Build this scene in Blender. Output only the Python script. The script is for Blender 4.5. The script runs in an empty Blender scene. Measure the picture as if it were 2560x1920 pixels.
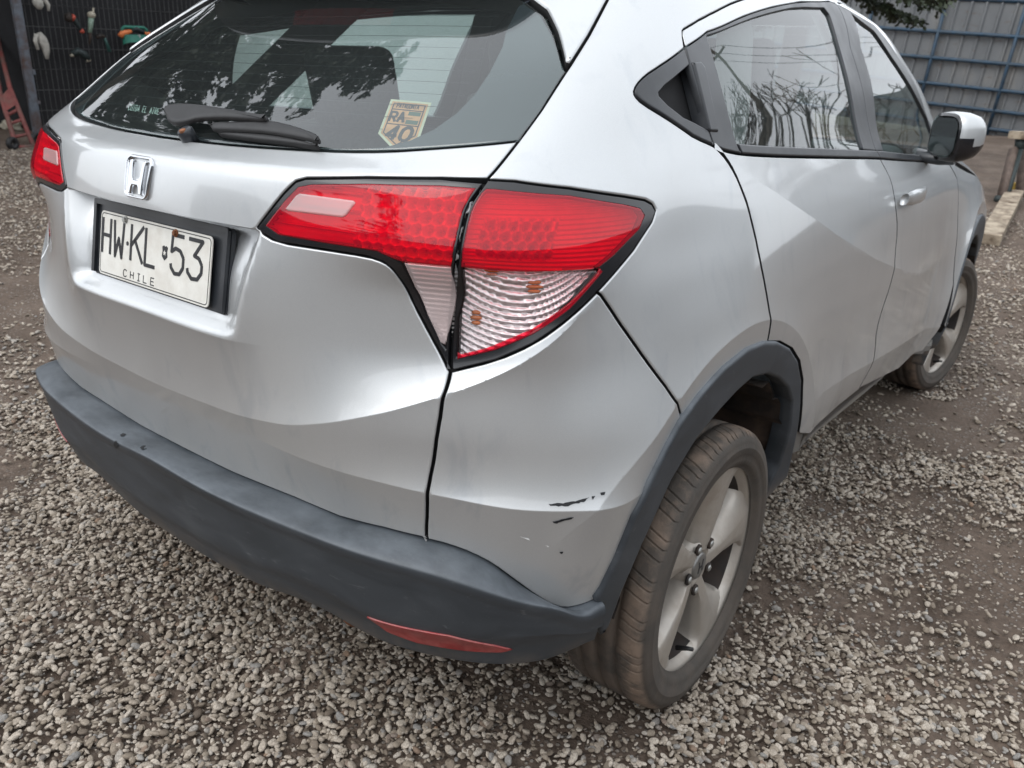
import bpy, bmesh, math, random
import numpy as np
from mathutils import Vector, Matrix
from mathutils.geometry import delaunay_2d_cdt
random.seed(7); rng = np.random.default_rng(11)
SC = bpy.context.scene
COL = SC.collection

# ------------------------------------------------------------------ camera
CAM = np.array([1.3846, -1.4497, 1.2769]); YAW, PIT, ROL, FPX = -0.6353, 0.3603, 0.0448, 2012.3
def _rot(yaw, pitch, roll):
    f = np.array([np.sin(yaw)*np.cos(pitch), np.cos(yaw)*np.cos(pitch), -np.sin(pitch)])
    r = np.array([np.cos(yaw), -np.sin(yaw), 0]); u = np.cross(r, f)
    c, s = np.cos(roll), np.sin(roll)
    return c*r+s*u, -s*r+c*u, f
CR, CU, CF = _rot(YAW, PIT, ROL)
cam_d = bpy.data.cameras.new('camera'); cam = bpy.data.objects.new('camera', cam_d); COL.objects.link(cam)
m = Matrix.Identity(4)
for i in range(3):
    m[i][0] = CR[i]; m[i][1] = CU[i]; m[i][2] = -CF[i]; m[i][3] = CAM[i]
cam.matrix_world = m
cam_d.sensor_width = 36; cam_d.lens = FPX/2560*36; cam_d.clip_start = .02; cam_d.clip_end = 600
cam_d.dof.use_dof = True; cam_d.dof.focus_distance = 1.25; cam_d.dof.aperture_fstop = 8.5
SC.camera = cam

# ------------------------------------------------------------------ world, sun, exposure
W = bpy.data.worlds.new('World'); SC.world = W; W.use_nodes = True
nt = W.node_tree; nt.nodes.clear()
sky = nt.nodes.new('ShaderNodeTexSky'); sky.sky_type = 'NISHITA'; sky.sun_disc = False
SUN_EL, SUN_AZ = math.radians(52), math.radians(200)
sky.sun_elevation = SUN_EL; sky.sun_rotation = SUN_AZ; sky.dust_density = 2; sky.air_density = 1.0; sky.ozone_density = 1
hs = nt.nodes.new('ShaderNodeHueSaturation'); hs.inputs['Saturation'].default_value = .22
mxs = nt.nodes.new('ShaderNodeMix'); mxs.data_type = 'RGBA'; mxs.inputs[0].default_value = .72; mxs.inputs[7].default_value = (7.15, 7.5, 7.95, 1)   # even cloud layer
bgn = nt.nodes.new('ShaderNodeBackground'); bgn.inputs[1].default_value = .13
wo = nt.nodes.new('ShaderNodeOutputWorld')
nt.links.new(sky.outputs[0], hs.inputs['Color']); nt.links.new(hs.outputs[0], mxs.inputs[6]); nt.links.new(mxs.outputs[2], bgn.inputs[0]); nt.links.new(bgn.outputs[0], wo.inputs[0])
sd = bpy.data.lights.new('sun', 'SUN'); sd.energy = 0.5; sd.angle = math.radians(40); sd.color = (1, .97, .93)
so = bpy.data.objects.new('sun', sd); COL.objects.link(so)
so.rotation_euler = (math.radians(90)-SUN_EL, 0, math.pi-SUN_AZ); so.location = (0, 0, 8)
vs = SC.view_settings; vs.view_transform = 'Standard'; vs.look = 'None'; vs.exposure = 1.04; vs.gamma = 1
try: SC.cycles.transparent_max_bounces = 16; SC.cycles.max_bounces = 8
except Exception: pass

# ------------------------------------------------------------------ pixel helpers (2560x1920 photo pixels)
def proj(P):
    d = np.asarray(P, float)-CAM; z = d@CF
    return np.stack([1280+FPX*(d@CR)/z, 960-FPX*(d@CU)/z], -1)
def ray(px):
    px = np.asarray(px, float)
    return CR*((px[..., 0]-1280)/FPX)[..., None]-CU*((px[..., 1]-960)/FPX)[..., None]+CF
def at_depth(px, d): return CAM+d*ray(np.array(px, float))
UPV = -ray(np.array([940., 5330.])); UPV /= np.linalg.norm(UPV)

# ------------------------------------------------------------------ materials
MATS = {}
def newmat(name):
    mt = bpy.data.materials.new(name); mt.use_nodes = True
    n = mt.node_tree; b = n.nodes.get('Principled BSDF'); MATS[name] = mt
    return mt, n, b
def L(n, a, b): n.links.new(a, b)
def coords(n, kind='Object'):
    t = n.nodes.new('ShaderNodeTexCoord'); return t.outputs[kind]
def geo_pos(n):
    return n.nodes.new('ShaderNodeNewGeometry').outputs['Position']
def noise(n, vec, scale, detail=4, rough=.55, dist=0):
    t = n.nodes.new('ShaderNodeTexNoise'); t.inputs['Scale'].default_value = scale
    t.inputs['Detail'].default_value = detail; t.inputs['Roughness'].default_value = rough; t.inputs['Distortion'].default_value = dist
    if vec is not None: L(n, vec, t.inputs['Vector'])
    return t.outputs['Fac']
def ramp(n, fac, stops):
    r = n.nodes.new('ShaderNodeValToRGB'); el = r.color_ramp.elements
    while len(el) < len(stops): el.new(.5)
    for e, (p, c) in zip(el, stops):
        e.position = p; e.color = (c, c, c, 1) if not hasattr(c, '__len__') else (*c, 1)
    L(n, fac, r.inputs[0]); return r.outputs[0]
def mixc(n, fac, a, b, blend='MIX'):
    x = n.nodes.new('ShaderNodeMix'); x.data_type = 'RGBA'; x.blend_type = blend
    for s, v in ((x.inputs[0], fac), (x.inputs[6], a), (x.inputs[7], b)):
        if hasattr(v, 'is_linked') or hasattr(v, 'links'): L(n, v, s)
        else: s.default_value = (*v, 1) if hasattr(v, '__len__') else v
    return x.outputs[2]
def math_(n, op, a, b=None, clamp=False):
    x = n.nodes.new('ShaderNodeMath'); x.operation = op; x.use_clamp = clamp
    for s, v in zip(x.inputs, (a, b)):
        if v is None: continue
        if hasattr(v, 'links'): L(n, v, s)
        else: s.default_value = v
    return x.outputs[0]
def bump(n, b, h, strength=.3, dist=.01):
    x = n.nodes.new('ShaderNodeBump'); x.inputs['Strength'].default_value = strength; x.inputs['Distance'].default_value = dist
    L(n, h, x.inputs['Height']); L(n, x.outputs[0], b.inputs['Normal']); return x
def mapping(n, vec, scale=(1, 1, 1), rot=(0, 0, 0)):
    x = n.nodes.new('ShaderNodeMapping'); x.inputs['Scale'].default_value = scale; x.inputs['Rotation'].default_value = rot
    L(n, vec, x.inputs['Vector']); return x.outputs[0]
def simple(name, col, rough=.5, metal=0, coat=0, var=.12, nscale=40, bumpy=0, spec=.5, dirt=None, dirt_amt=.5, dscale=9):
    mt, n, b = newmat(name)
    p = geo_pos(n)
    f = noise(n, p, nscale, 5)
    a = tuple(c*(1-var) for c in col); c2 = tuple(min(1, c*(1+var)) for c in col)
    c = ramp(n, f, [(.3, a), (.7, c2)])
    r = math_(n, 'ADD', math_(n, 'MULTIPLY', noise(n, p, nscale*.4, 4), .25), rough-.12, True)
    if dirt is not None:
        df = ramp(n, noise(n, p, dscale, 7, .65), [(.42, 0.), (.66, dirt_amt)])
        c = mixc(n, df, c, dirt)
        r = math_(n, 'ADD', r, math_(n, 'MULTIPLY', df, .3), True)
    L(n, c, b.inputs['Base Color']); L(n, r, b.inputs['Roughness'])
    b.inputs['Metallic'].default_value = metal; b.inputs['Coat Weight'].default_value = coat; b.inputs['Coat Roughness'].default_value = .08
    b.inputs['Specular IOR Level'].default_value = spec
    if bumpy: bump(n, b, noise(n, p, nscale*3, 3), bumpy, .002)
    return mt

def mk_paint():
    mt, n, b = newmat('silver_paint'); p = geo_pos(n)
    sep = n.nodes.new('ShaderNodeSeparateXYZ'); L(n, p, sep.inputs[0]); z = sep.outputs['Z']
    low = n.nodes.new('ShaderNodeMapRange'); low.inputs['From Min'].default_value = .95; low.inputs['From Max'].default_value = .30
    L(n, z, low.inputs['Value'])
    # road dust: wiped streaks, thicker on the lower body
    st = noise(n, mapping(n, p, (9, 9, 2.2), (0, .35, 0)), 1.0, 6, .62, .4)
    cl = noise(n, p, 3.2, 6, .6)
    dust = math_(n, 'MULTIPLY', math_(n, 'ADD', math_(n, 'MULTIPLY', low.outputs[0], .55), .10), ramp(n, math_(n, 'MULTIPLY', math_(n, 'ADD', st, cl), .5), [(.36, .15), (.62, 1.)]))
    smear = ramp(n, noise(n, mapping(n, p, (14, 14, 5), (.2, .5, 0)), 1., 5, .6, .8), [(.56, 0.), (.68, 1.)])
    smear = math_(n, 'MULTIPLY', smear, math_(n, 'ADD', math_(n, 'MULTIPLY', low.outputs[0], .22), .10))
    fl = noise(n, p, 2600, 1)
    base = ramp(n, fl, [(.3, (.45, .465, .475)), (.7, (.60, .615, .62))])
    c = mixc(n, dust, base, (.42, .40, .36))
    c = mixc(n, smear, c, (.20, .24, .30))
    L(n, c, b.inputs['Base Color'])
    mm = math_(n, 'SUBTRACT', .62, math_(n, 'MULTIPLY', dust, .5), True); L(n, mm, b.inputs['Metallic'])
    rr = math_(n, 'ADD', math_(n, 'MULTIPLY', dust, .2), .38, True); L(n, rr, b.inputs['Roughness'])
    cw = math_(n, 'SUBTRACT', 1.0, math_(n, 'MULTIPLY', dust, 1.0), True); L(n, cw, b.inputs['Coat Weight'])
    b.inputs['Coat Roughness'].default_value = .06
    return mt
PAINT = mk_paint()
def mk_cladding():
    mt, n, b = newmat('grey_cladding'); p = geo_pos(n)
    f = noise(n, mapping(n, p, (3, 3, 6)), 2.2, 7, .62, .5)
    c = ramp(n, f, [(.3, (.028, .034, .040)), (.55, (.043, .050, .058)), (.75, (.066, .073, .080))])
    sc = ramp(n, noise(n, mapping(n, p, (6, 30, 30), (.3, .2, .1)), 2.5, 6, .7, 1.2), [(.62, 0.), (.70, .35)])
    c = mixc(n, sc, c, (.17, .18, .19))
    sep = n.nodes.new('ShaderNodeSeparateXYZ'); L(n, p, sep.inputs[0])
    low = n.nodes.new('ShaderNodeMapRange'); low.inputs['From Min'].default_value = .40; low.inputs['From Max'].default_value = .27
    L(n, sep.outputs['Z'], low.inputs['Value'])
    mud = math_(n, 'MULTIPLY', low.outputs[0], ramp(n, noise(n, p, 16, 6, .6), [(.38, 0.), (.6, .9)]))
    c = mixc(n, mud, c, (.20, .155, .115))
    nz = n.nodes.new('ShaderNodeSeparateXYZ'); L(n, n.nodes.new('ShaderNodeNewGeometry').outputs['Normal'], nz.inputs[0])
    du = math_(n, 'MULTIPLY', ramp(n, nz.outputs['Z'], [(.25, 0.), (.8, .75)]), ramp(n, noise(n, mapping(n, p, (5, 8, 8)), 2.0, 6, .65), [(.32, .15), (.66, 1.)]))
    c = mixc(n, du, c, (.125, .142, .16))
    L(n, c, b.inputs['Base Color'])
    L(n, math_(n, 'ADD', math_(n, 'MULTIPLY', f, .3), .36), b.inputs['Roughness'])
    bump(n, b, noise(n, p, 900, 2), .12, .0006)
    return mt
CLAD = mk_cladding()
GBLACK = simple('gloss_black', (.010, .010, .012), .22, coat=.35, var=.2)
TRIM = simple('satin_black_trim', (.022, .025, .030), .34, var=.25, nscale=20, dirt=(.10, .10, .10), dirt_amt=.25)
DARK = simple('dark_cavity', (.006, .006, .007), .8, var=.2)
RUBBER = simple('rubber_seal', (.012, .012, .013), .55)
INTERIOR = simple('interior_cloth', (.055, .057, .06), .85, var=.3, nscale=60, bumpy=.2)
INTERIOR2 = simple('interior_plastic', (.05, .05, .052), .6, var=.2)
LINER = simple('wheel_liner', (.018, .014, .012), .85, var=.4, nscale=30, bumpy=.5, dirt=(.10, .065, .045), dirt_amt=.8)
CHROME = simple('chrome', (.58, .59, .61), .12, metal=1, var=.04)
RUST = simple('rusty_steel', (.20, .075, .03), .75, var=.4, nscale=120, bumpy=.4)
ZINC = simple('zinc_screw', (.40, .40, .38), .45, metal=.7, var=.2, nscale=150)
REDREFL = simple('red_reflector', (.26, .02, .022), .35, var=.25, nscale=60, coat=.3, dirt=(.25, .14, .12), dirt_amt=.4, dscale=30)
REFLECTOR = simple('lamp_reflector', (.88, .85, .85), .22, metal=.65, var=.05)
LAMPGREY = simple('lamp_inner', (.80, .77, .77), .35, metal=.25, var=.1)
AMBER = simple('painted_amber_reflection', (.60, .17, .03), .2, coat=.5, var=.15, nscale=90)
PLATE_W = simple('plate_white', (.72, .71, .66), .42, var=.05, nscale=30, dirt=(.48, .43, .36), dirt_amt=.35, dscale=24)
PLATE_K = simple('plate_ink', (.016, .017, .02), .5, var=.3, nscale=200)

def mk_lens(name, tint, diff, dfac, rough=.03, ior=1.52):
    mt, n, b = newmat(name); n.nodes.remove(b)
    out = n.nodes.get('Material Output')
    tr = n.nodes.new('ShaderNodeBsdfTransparent'); tr.inputs[0].default_value = (*tint, 1)
    di = n.nodes.new('ShaderNodeBsdfDiffuse'); di.inputs[0].default_value = (*diff, 1)
    m1 = n.nodes.new('ShaderNodeMixShader'); m1.inputs[0].default_value = dfac
    L(n, tr.outputs[0], m1.inputs[1]); L(n, di.outputs[0], m1.inputs[2])
    gl = n.nodes.new('ShaderNodeBsdfGlossy'); gl.inputs['Roughness'].default_value = rough
    fr = n.nodes.new('ShaderNodeFresnel')
    bf = n.nodes.new('ShaderNodeNewGeometry').outputs['Backfacing']          # same pane seen from either side
    L(n, math_(n, 'ADD', ior, math_(n, 'MULTIPLY', bf, 1/ior-ior)), fr.inputs['IOR'])
    m2 = n.nodes.new('ShaderNodeMixShader'); L(n, fr.outputs[0], m2.inputs[0])
    L(n, m1.outputs[0], m2.inputs[1]); L(n, gl.outputs[0], m2.inputs[2]); L(n, m2.outputs[0], out.inputs[0])
    return mt
REDLENS = mk_lens('red_lens', (.97, .035, .075), (.85, .010, .040), .30)
CLEARLENS = mk_lens('clear_lens', (.97, .94, .935), (.8, .75, .75), .04)
MILKLENS = mk_lens('milky_lens', (.90, .82, .80), (.72, .60, .59), .45)
GLASS = mk_lens('window_glass', (.74, .84, .82), (.45, .52, .51), .03, .0, 1.75)   # two faces of the pane in one
REARGLASS = mk_lens('rear_window_glass', (.66, .76, .74), (.45, .51, .51), .035, .0, 1.9)

# ------------------------------------------------------------------ object helpers
def link(o, parent=None):
    COL.objects.link(o)
    if parent is not None: o.parent = parent
    return o
def mesh_obj(name, V, Fc, mat, parent=None, smooth=True, mats=None, midx=None):
    me = bpy.data.meshes.new(name); me.from_pydata([tuple(map(float, v)) for v in V], [], [tuple(map(int, f)) for f in Fc])
    for mm in (mats or [mat]): me.materials.append(mm)
    if midx is not None: me.polygons.foreach_set('material_index', np.asarray(midx, np.int32))
    me.polygons.foreach_set('use_smooth', np.full(len(me.polygons), smooth)); me.update()
    return link(bpy.data.objects.new(name, me), parent)
def bm_obj(name, bm, mat, parent=None, smooth=False, auto=None):
    me = bpy.data.meshes.new(name); bm.normal_update(); bm.to_mesh(me); bm.free()
    me.materials.append(mat)
    me.polygons.foreach_set('use_smooth', np.full(len(me.polygons), smooth))
    o = link(bpy.data.objects.new(name, me), parent)
    if auto is not None: me.set_sharp_from_angle(angle=math.radians(auto))
    return o
def thing(name, label, cat, loc=(0, 0, 0), group=None):
    o = bpy.data.objects.new(name, None); COL.objects.link(o); o.location = loc; o.empty_display_size = .1
    o['label'] = label; o['category'] = cat
    if group: o['group'] = group
    return o
def tag(o, label, cat, group=None):
    o['label'] = label; o['category'] = cat
    if group: o['group'] = group
    return o
def mirror(o, parent=None):
    c = o.copy(); c.scale.x = -c.scale.x; c.location.x = -c.location.x
    link(c, parent or o.parent)
    for ch in list(o.children):
        d = ch.copy(); link(d, c)
    return c
def add_box(bm, c, s, R=None, bev=0, seg=2):
    r = bmesh.ops.create_cube(bm, size=1)
    vs = r['verts']
    bmesh.ops.scale(bm, vec=s, verts=vs)
    if bev:
        es = list({e for v in vs for e in v.link_edges})
        rr = bmesh.ops.bevel(bm, geom=es, offset=bev, segments=seg, affect='EDGES', profile=.6)
        vs = list({v for f in rr['faces'] for v in f.verts} | {v for v in vs if v.is_valid})
    M = Matrix.Translation(c) @ (R.to_4x4() if R is not None else Matrix.Identity(4))
    bmesh.ops.transform(bm, matrix=M, verts=vs)
    return vs
def rbox(name, c, s, mat, parent=None, R=None, bev=.01, seg=3, smooth=True):
    bm = bmesh.new(); add_box(bm, c, s, R, bev, seg)
    return bm_obj(name, bm, mat, parent, smooth, 40 if smooth else None)
def tube_mesh(pts, rad, n=8, caps=True):
    pts = [np.array(p, float) for p in pts]; V = []; Fc = []
    rad = rad if hasattr(rad, '__len__') else [rad]*len(pts)
    prev = None
    for i, p in enumerate(pts):
        t = pts[min(i+1, len(pts)-1)]-pts[max(i-1, 0)]; t /= np.linalg.norm(t)+1e-12
        if prev is None:
            a = np.array([0, 0, 1.]) if abs(t[2]) < .9 else np.array([1., 0, 0]); prev = np.cross(t, a)
        a = prev-t*(prev@t); a /= np.linalg.norm(a)+1e-12; prev = a; b = np.cross(t, a)
        for k in range(n):
            an = 2*math.pi*k/n; V.append(p+rad[i]*(math.cos(an)*a+math.sin(an)*b))
    for i in range(len(pts)-1):
        for k in range(n):
            Fc.append((i*n+k, i*n+(k+1) % n, (i+1)*n+(k+1) % n, (i+1)*n+k))
    if caps: Fc.append(tuple(range(n))[::-1]); Fc.append(tuple((len(pts)-1)*n+k for k in range(n)))
    return V, Fc
def tube(name, pts, rad, mat, parent=None, n=8):
    V, Fc = tube_mesh(pts, rad, n); return mesh_obj(name, V, Fc, mat, parent)
class MB:
    def __init__(s): s.V = []; s.F = []
    def add(s, V, Fc):
        k = len(s.V); s.V += list(V); s.F += [tuple(i+k for i in f) for f in Fc]
    def tube(s, pts, rad, n=6): s.add(*tube_mesh(pts, rad, n))
    def box(s, c, sz, R=None):
        c = np.array(c, float); h = np.array(sz, float)/2
        P = np.array([[x, y, z] for x in (-1, 1) for y in (-1, 1) for z in (-1, 1)])*h
        if R is not None: P = P@np.array(R).T
        s.add(list(P+c), [(0, 1, 3, 2), (4, 6, 7, 5), (0, 4, 5, 1), (2, 3, 7, 6), (0, 2, 6, 4), (1, 5, 7, 3)])
    def obj(s, name, mat, parent=None, smooth=False): return mesh_obj(name, s.V, s.F, mat, parent, smooth)

# ================================================================== GROUND
def sstep(x): x = np.clip(x, 0, 1); return x*x*(3-2*x)
def gz(x, y):
    dx = np.maximum(np.abs(x)-.95, 0); dy = np.maximum(np.maximum(-.9-y, y-3.45), 0)
    dr = np.hypot(dx, dy); t = dr*dr/(dr+1.5)
    return 1.05*(1-np.exp(-.128*t))
def ground_hit(px):
    d = ray(np.array(px, float)); t = np.linspace(.5, 40, 8000); P = CAM+t[:, None]*d
    h = P[:, 2]-gz(P[:, 0], P[:, 1]); i = int(np.argmax(h < 0)); return P[i] if h.min() < 0 else P[-1]
def mk_dirt():
    mt, n, b = newmat('wet_brown_dirt'); p = geo_pos(n)
    f = noise(n, p, 2.2, 8, .62); g = noise(n, p, 60, 5, .6)
    c = ramp(n, f, [(.3, (.078, .055, .040)), (.55, (.135, .100, .077)), (.75, (.205, .160, .127))])
    c = mixc(n, ramp(n, g, [(.35, 0.), (.7, .55)]), c, (.045, .034, .027))
    v = n.nodes.new('ShaderNodeTexVoronoi'); v.inputs['Scale'].default_value = 75; v.inputs['Randomness'].default_value = 1; L(n, p, v.inputs['Vector'])
    st = math_(n, 'MULTIPLY', ramp(n, v.outputs['Distance'], [(.28, 1.), (.42, 0.)]), ramp(n, noise(n, p, 5, 5), [(.42, 0.), (.56, .8)]))
    sc = n.nodes.new('ShaderNodeSeparateColor'); L(n, v.outputs['Color'], sc.inputs[0])
    st = math_(n, 'MULTIPLY', st, ramp(n, sc.outputs[0], [(.3, 0.), (.36, 1.)]))
    stc = ramp(n, sc.outputs[1], [(0., (.19, .165, .14)), (1., (.40, .36, .32))])
    c = mixc(n, st, c, stc)
    L(n, c, b.inputs['Base Color']); b.inputs['Roughness'].default_value = .85; b.inputs['Specular IOR Level'].default_value = .3
    h = math_(n, 'ADD', math_(n, 'MULTIPLY', g, .5), math_(n, 'ADD', math_(n, 'MULTIPLY', f, .6), math_(n, 'MULTIPLY', st, .6)))
    bump(n, b, h, .8, .02)
    return mt
DIRT = mk_dirt()
def build_ground():
    ax = np.concatenate([np.linspace(-220, -20, 12), np.linspace(-18, -6, 16), np.linspace(-5.7, 5.7, 140), np.linspace(6, 18, 16), np.linspace(20, 220, 12)])
    ay = np.concatenate([np.linspace(-220, -12, 12), np.linspace(-10, -4, 10), np.linspace(-3.8, 8, 150), np.linspace(8.4, 22, 22), np.linspace(26, 260, 12)])
    X, Y = np.meshgrid(ax, ay, indexing='ij')
    near = (np.abs(X) < 6) & (Y < 8.2) & (Y > -4)
    Z = gz(X, Y)+near*(.007*np.sin(X*5.3+1.7*np.sin(Y*3.1))*np.sin(Y*4.7+X)-.004)
    V = np.stack([X, Y, Z], -1).reshape(-1, 3); nx, ny = X.shape
    idx = np.arange(nx*ny).reshape(nx, ny)
    Fc = np.stack([idx[:-1, :-1], idx[1:, :-1], idx[1:, 1:], idx[:-1, 1:]], -1).reshape(-1, 4)
    o = mesh_obj('ground', V, Fc, DIRT); o['kind'] = 'structure'; return o
build_ground()

def mk_pebble():
    mt, n, b = newmat('river_pebble')
    oi = n.nodes.new('ShaderNodeObjectInfo'); r = oi.outputs['Random']
    c = ramp(n, r, [(0., (.10, .076, .057)), (.2, (.275, .228, .175)), (.5, (.43, .37, .302)), (.82, (.56, .495, .415)), (.95, (.25, .245, .235)), (1., (.24, .155, .10))])
    p = coords(n, 'Object')
    f = noise(n, p, 2.5, 5, .6)
    c = mixc(n, ramp(n, f, [(.35, .55), (.62, 0.)]), c, (.12, .095, .075))
    L(n, c, b.inputs['Base Color']); b.inputs['Roughness'].default_value = .72; b.inputs['Specular IOR Level'].default_value = .35
    bump(n, b, noise(n, p, 14, 3), .25, .02)
    return mt
PEB = mk_pebble()
def vnoise2(x, y, seed):
    r = np.random.default_rng(seed); g = r.random((64, 64))
    xi = np.floor(x).astype(int); yi = np.floor(y).astype(int); fx = x-xi; fy = y-yi
    fx = fx*fx*(3-2*fx); fy = fy*fy*(3-2*fy); xi %= 64; yi %= 64; xj = (xi+1) % 64; yj = (yi+1) % 64
    return (g[xi, yi]*(1-fx)+g[xj, yi]*fx)*(1-fy)+(g[xi, yj]*(1-fx)+g[xj, yj]*fx)*fy
def build_gravel():
    col = bpy.data.collections.new('pebble_shapes')
    for k in range(10):
        bm = bmesh.new(); bmesh.ops.create_icosphere(bm, subdivisions=2, radius=1)
        s = np.random.default_rng(100+k); dirs = s.normal(size=(7, 3)); dirs /= np.linalg.norm(dirs, axis=1)[:, None]; am = s.uniform(.06, .30, 7)
        sx = np.array([1.25+s.uniform(-.1, .5), 1.0, .44+s.uniform(0, .26)])
        for v in bm.verts:
            q = np.array(v.co); d = dirs@q
            q = q*(1-(np.maximum(d-.45, 0)*am*1.7).sum()); v.co = Vector(q*sx)
        me = bpy.data.meshes.new('pebble_shape'); bm.to_mesh(me); bm.free(); me.materials.append(PEB)
        me.polygons.foreach_set('use_smooth', np.full(len(me.polygons), True))
        col.objects.link(bpy.data.objects.new('pebble_shape', me))
    P = []; SCL = []
    def scatter(n, x0, x1, y0, y1, smin, smax, keep, layer=0.):
        x = rng.uniform(x0, x1, n); y = rng.uniform(y0, y1, n)
        k = keep(x, y); x = x[k]; y = y[k]
        s = smin+(smax-smin)*rng.random(len(x))**2.2
        z = gz(x, y)+s*.25+layer*rng.random(len(x))
        P.append(np.stack([x, y, z], -1)); SCL.append(s)
    def dens(x, y):
        n1 = vnoise2(x*1.3+9, y*1.3+3, 1)*.6+vnoise2(x*3.7, y*3.7, 2)*.4
        n2 = vnoise2(x*9, y*9, 5)
        base = np.clip((n1-.30)/.17, .10, 1)
        tr = np.exp(-((x-1.62-.10*(y-1))**2)/.14)*sstep((y-.1)/.5)              # bare wheel track
        return base*(1-.86*tr)*(.6+.4*n2)
    def infr(mg):
        def f(x, y):
            q = proj(np.stack([x, y, gz(x, y)], -1)); dd = (np.stack([x, y, gz(x, y)], -1)-CAM)@CF
            vis = (dd > .2) & (q[:, 0] > -mg) & (q[:, 0] < 2560+mg) & (q[:, 1] < 1920+mg) & (q[:, 1] > -200)
            return vis
        return f
    v = infr(330)
    # the coarse stones first, then the fine ones between them
    scatter(330000, -3.2, 3.0, -1.9, 3.4, .0040, .0100, lambda x, y: v(x, y) & (rng.random(len(x)) < dens(x, y)) & (np.hypot(x-CAM[0], y-CAM[1]) < 3.4), .006)
    scatter(140000, -3.2, 3.0, -1.9, 3.4, .0020, .0045, lambda x, y: v(x, y) & (rng.random(len(x)) < .25+.75*dens(x, y)) & (np.hypot(x-CAM[0], y-CAM[1]) < 2.8))
    scatter(230000, -7, 5, -2, 7.5, .005, .0125, lambda x, y: v(x, y) & (rng.random(len(x)) < dens(x, y)*.8) & (np.hypot(x-CAM[0], y-CAM[1]) >= 3.4))
    for (cx_, cy_) in ((.78, 0.), (.78, 2.61), (-.78, 0.)):
        k_ = 260; a_ = rng.uniform(0, 2*np.pi, k_); rr_ = 1+.9*rng.random(k_); x_ = cx_+.105*np.sign(np.cos(a_))*np.abs(np.cos(a_))**.5*rr_; y_ = cy_+.09*np.sign(np.sin(a_))*np.abs(np.sin(a_))**.5*rr_; s_ = rng.uniform(.004, .009, k_)
        P.append(np.stack([x_, y_, s_*.4+.012*np.exp(-(rr_-1)*6)*rng.random(k_)], -1)); SCL.append(s_)
    P = np.concatenate(P); SCL = np.concatenate(SCL); n = len(P)
    me = bpy.data.meshes.new('gravel'); me.vertices.add(n); me.vertices.foreach_set('co', P.astype(np.float32).ravel())
    a = me.attributes.new('scl', 'FLOAT', 'POINT'); a.data.foreach_set('value', SCL.astype(np.float32))
    rot = np.stack([rng.normal(0, .35, n), rng.normal(0, .35, n), rng.uniform(0, 6.28, n)], -1)
    a = me.attributes.new('rot', 'FLOAT_VECTOR', 'POINT'); a.data.foreach_set('vector', rot.astype(np.float32).ravel())
    a = me.attributes.new('pick', 'INT', 'POINT'); a.data.foreach_set('value', rng.integers(0, 10, n).astype(np.int32))
    me.materials.append(PEB)
    o = link(bpy.data.objects.new('gravel', me))
    ng = bpy.data.node_groups.new('gravel_nodes', 'GeometryNodeTree')
    ng.interface.new_socket('Geometry', in_out='INPUT', socket_type='NodeSocketGeometry'); ng.interface.new_socket('Geometry', in_out='OUTPUT', socket_type='NodeSocketGeometry')
    gi = ng.nodes.new('NodeGroupInput'); go = ng.nodes.new('NodeGroupOutput')
    ci = ng.nodes.new('GeometryNodeCollectionInfo'); ci.inputs['Collection'].default_value = col
    ci.inputs['Separate Children'].default_value = True; ci.inputs['Reset Children'].default_value = True
    ip = ng.nodes.new('GeometryNodeInstanceOnPoints'); ip.inputs['Pick Instance'].default_value = True
    def na(nm, ty):
        x = ng.nodes.new('GeometryNodeInputNamedAttribute'); x.data_type = ty; x.inputs[0].default_value = nm
        return [s for s in x.outputs if s.enabled and s.name == 'Attribute'][0]
    e2r = ng.nodes.new('FunctionNodeEulerToRotation')
    lk = ng.links.new
    lk(gi.outputs[0], ip.inputs['Points']); lk(ci.outputs[0], ip.inputs['Instance']); lk(na('pick', 'INT'), ip.inputs['Instance Index'])
    lk(na('rot', 'FLOAT_VECTOR'), e2r.inputs[0]); lk(e2r.outputs[0], ip.inputs['Rotation']); lk(na('scl', 'FLOAT'), ip.inputs['Scale'])
    lk(ip.outputs[0], go.inputs[0])
    md = o.modifiers.new('gravel', 'NODES'); md.node_group = ng
    o['kind'] = 'stuff'; tag(o, 'pale rounded pebble gravel spread over the brown dirt yard', 'gravel')
    print('gravel', n)
build_gravel()

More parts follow.
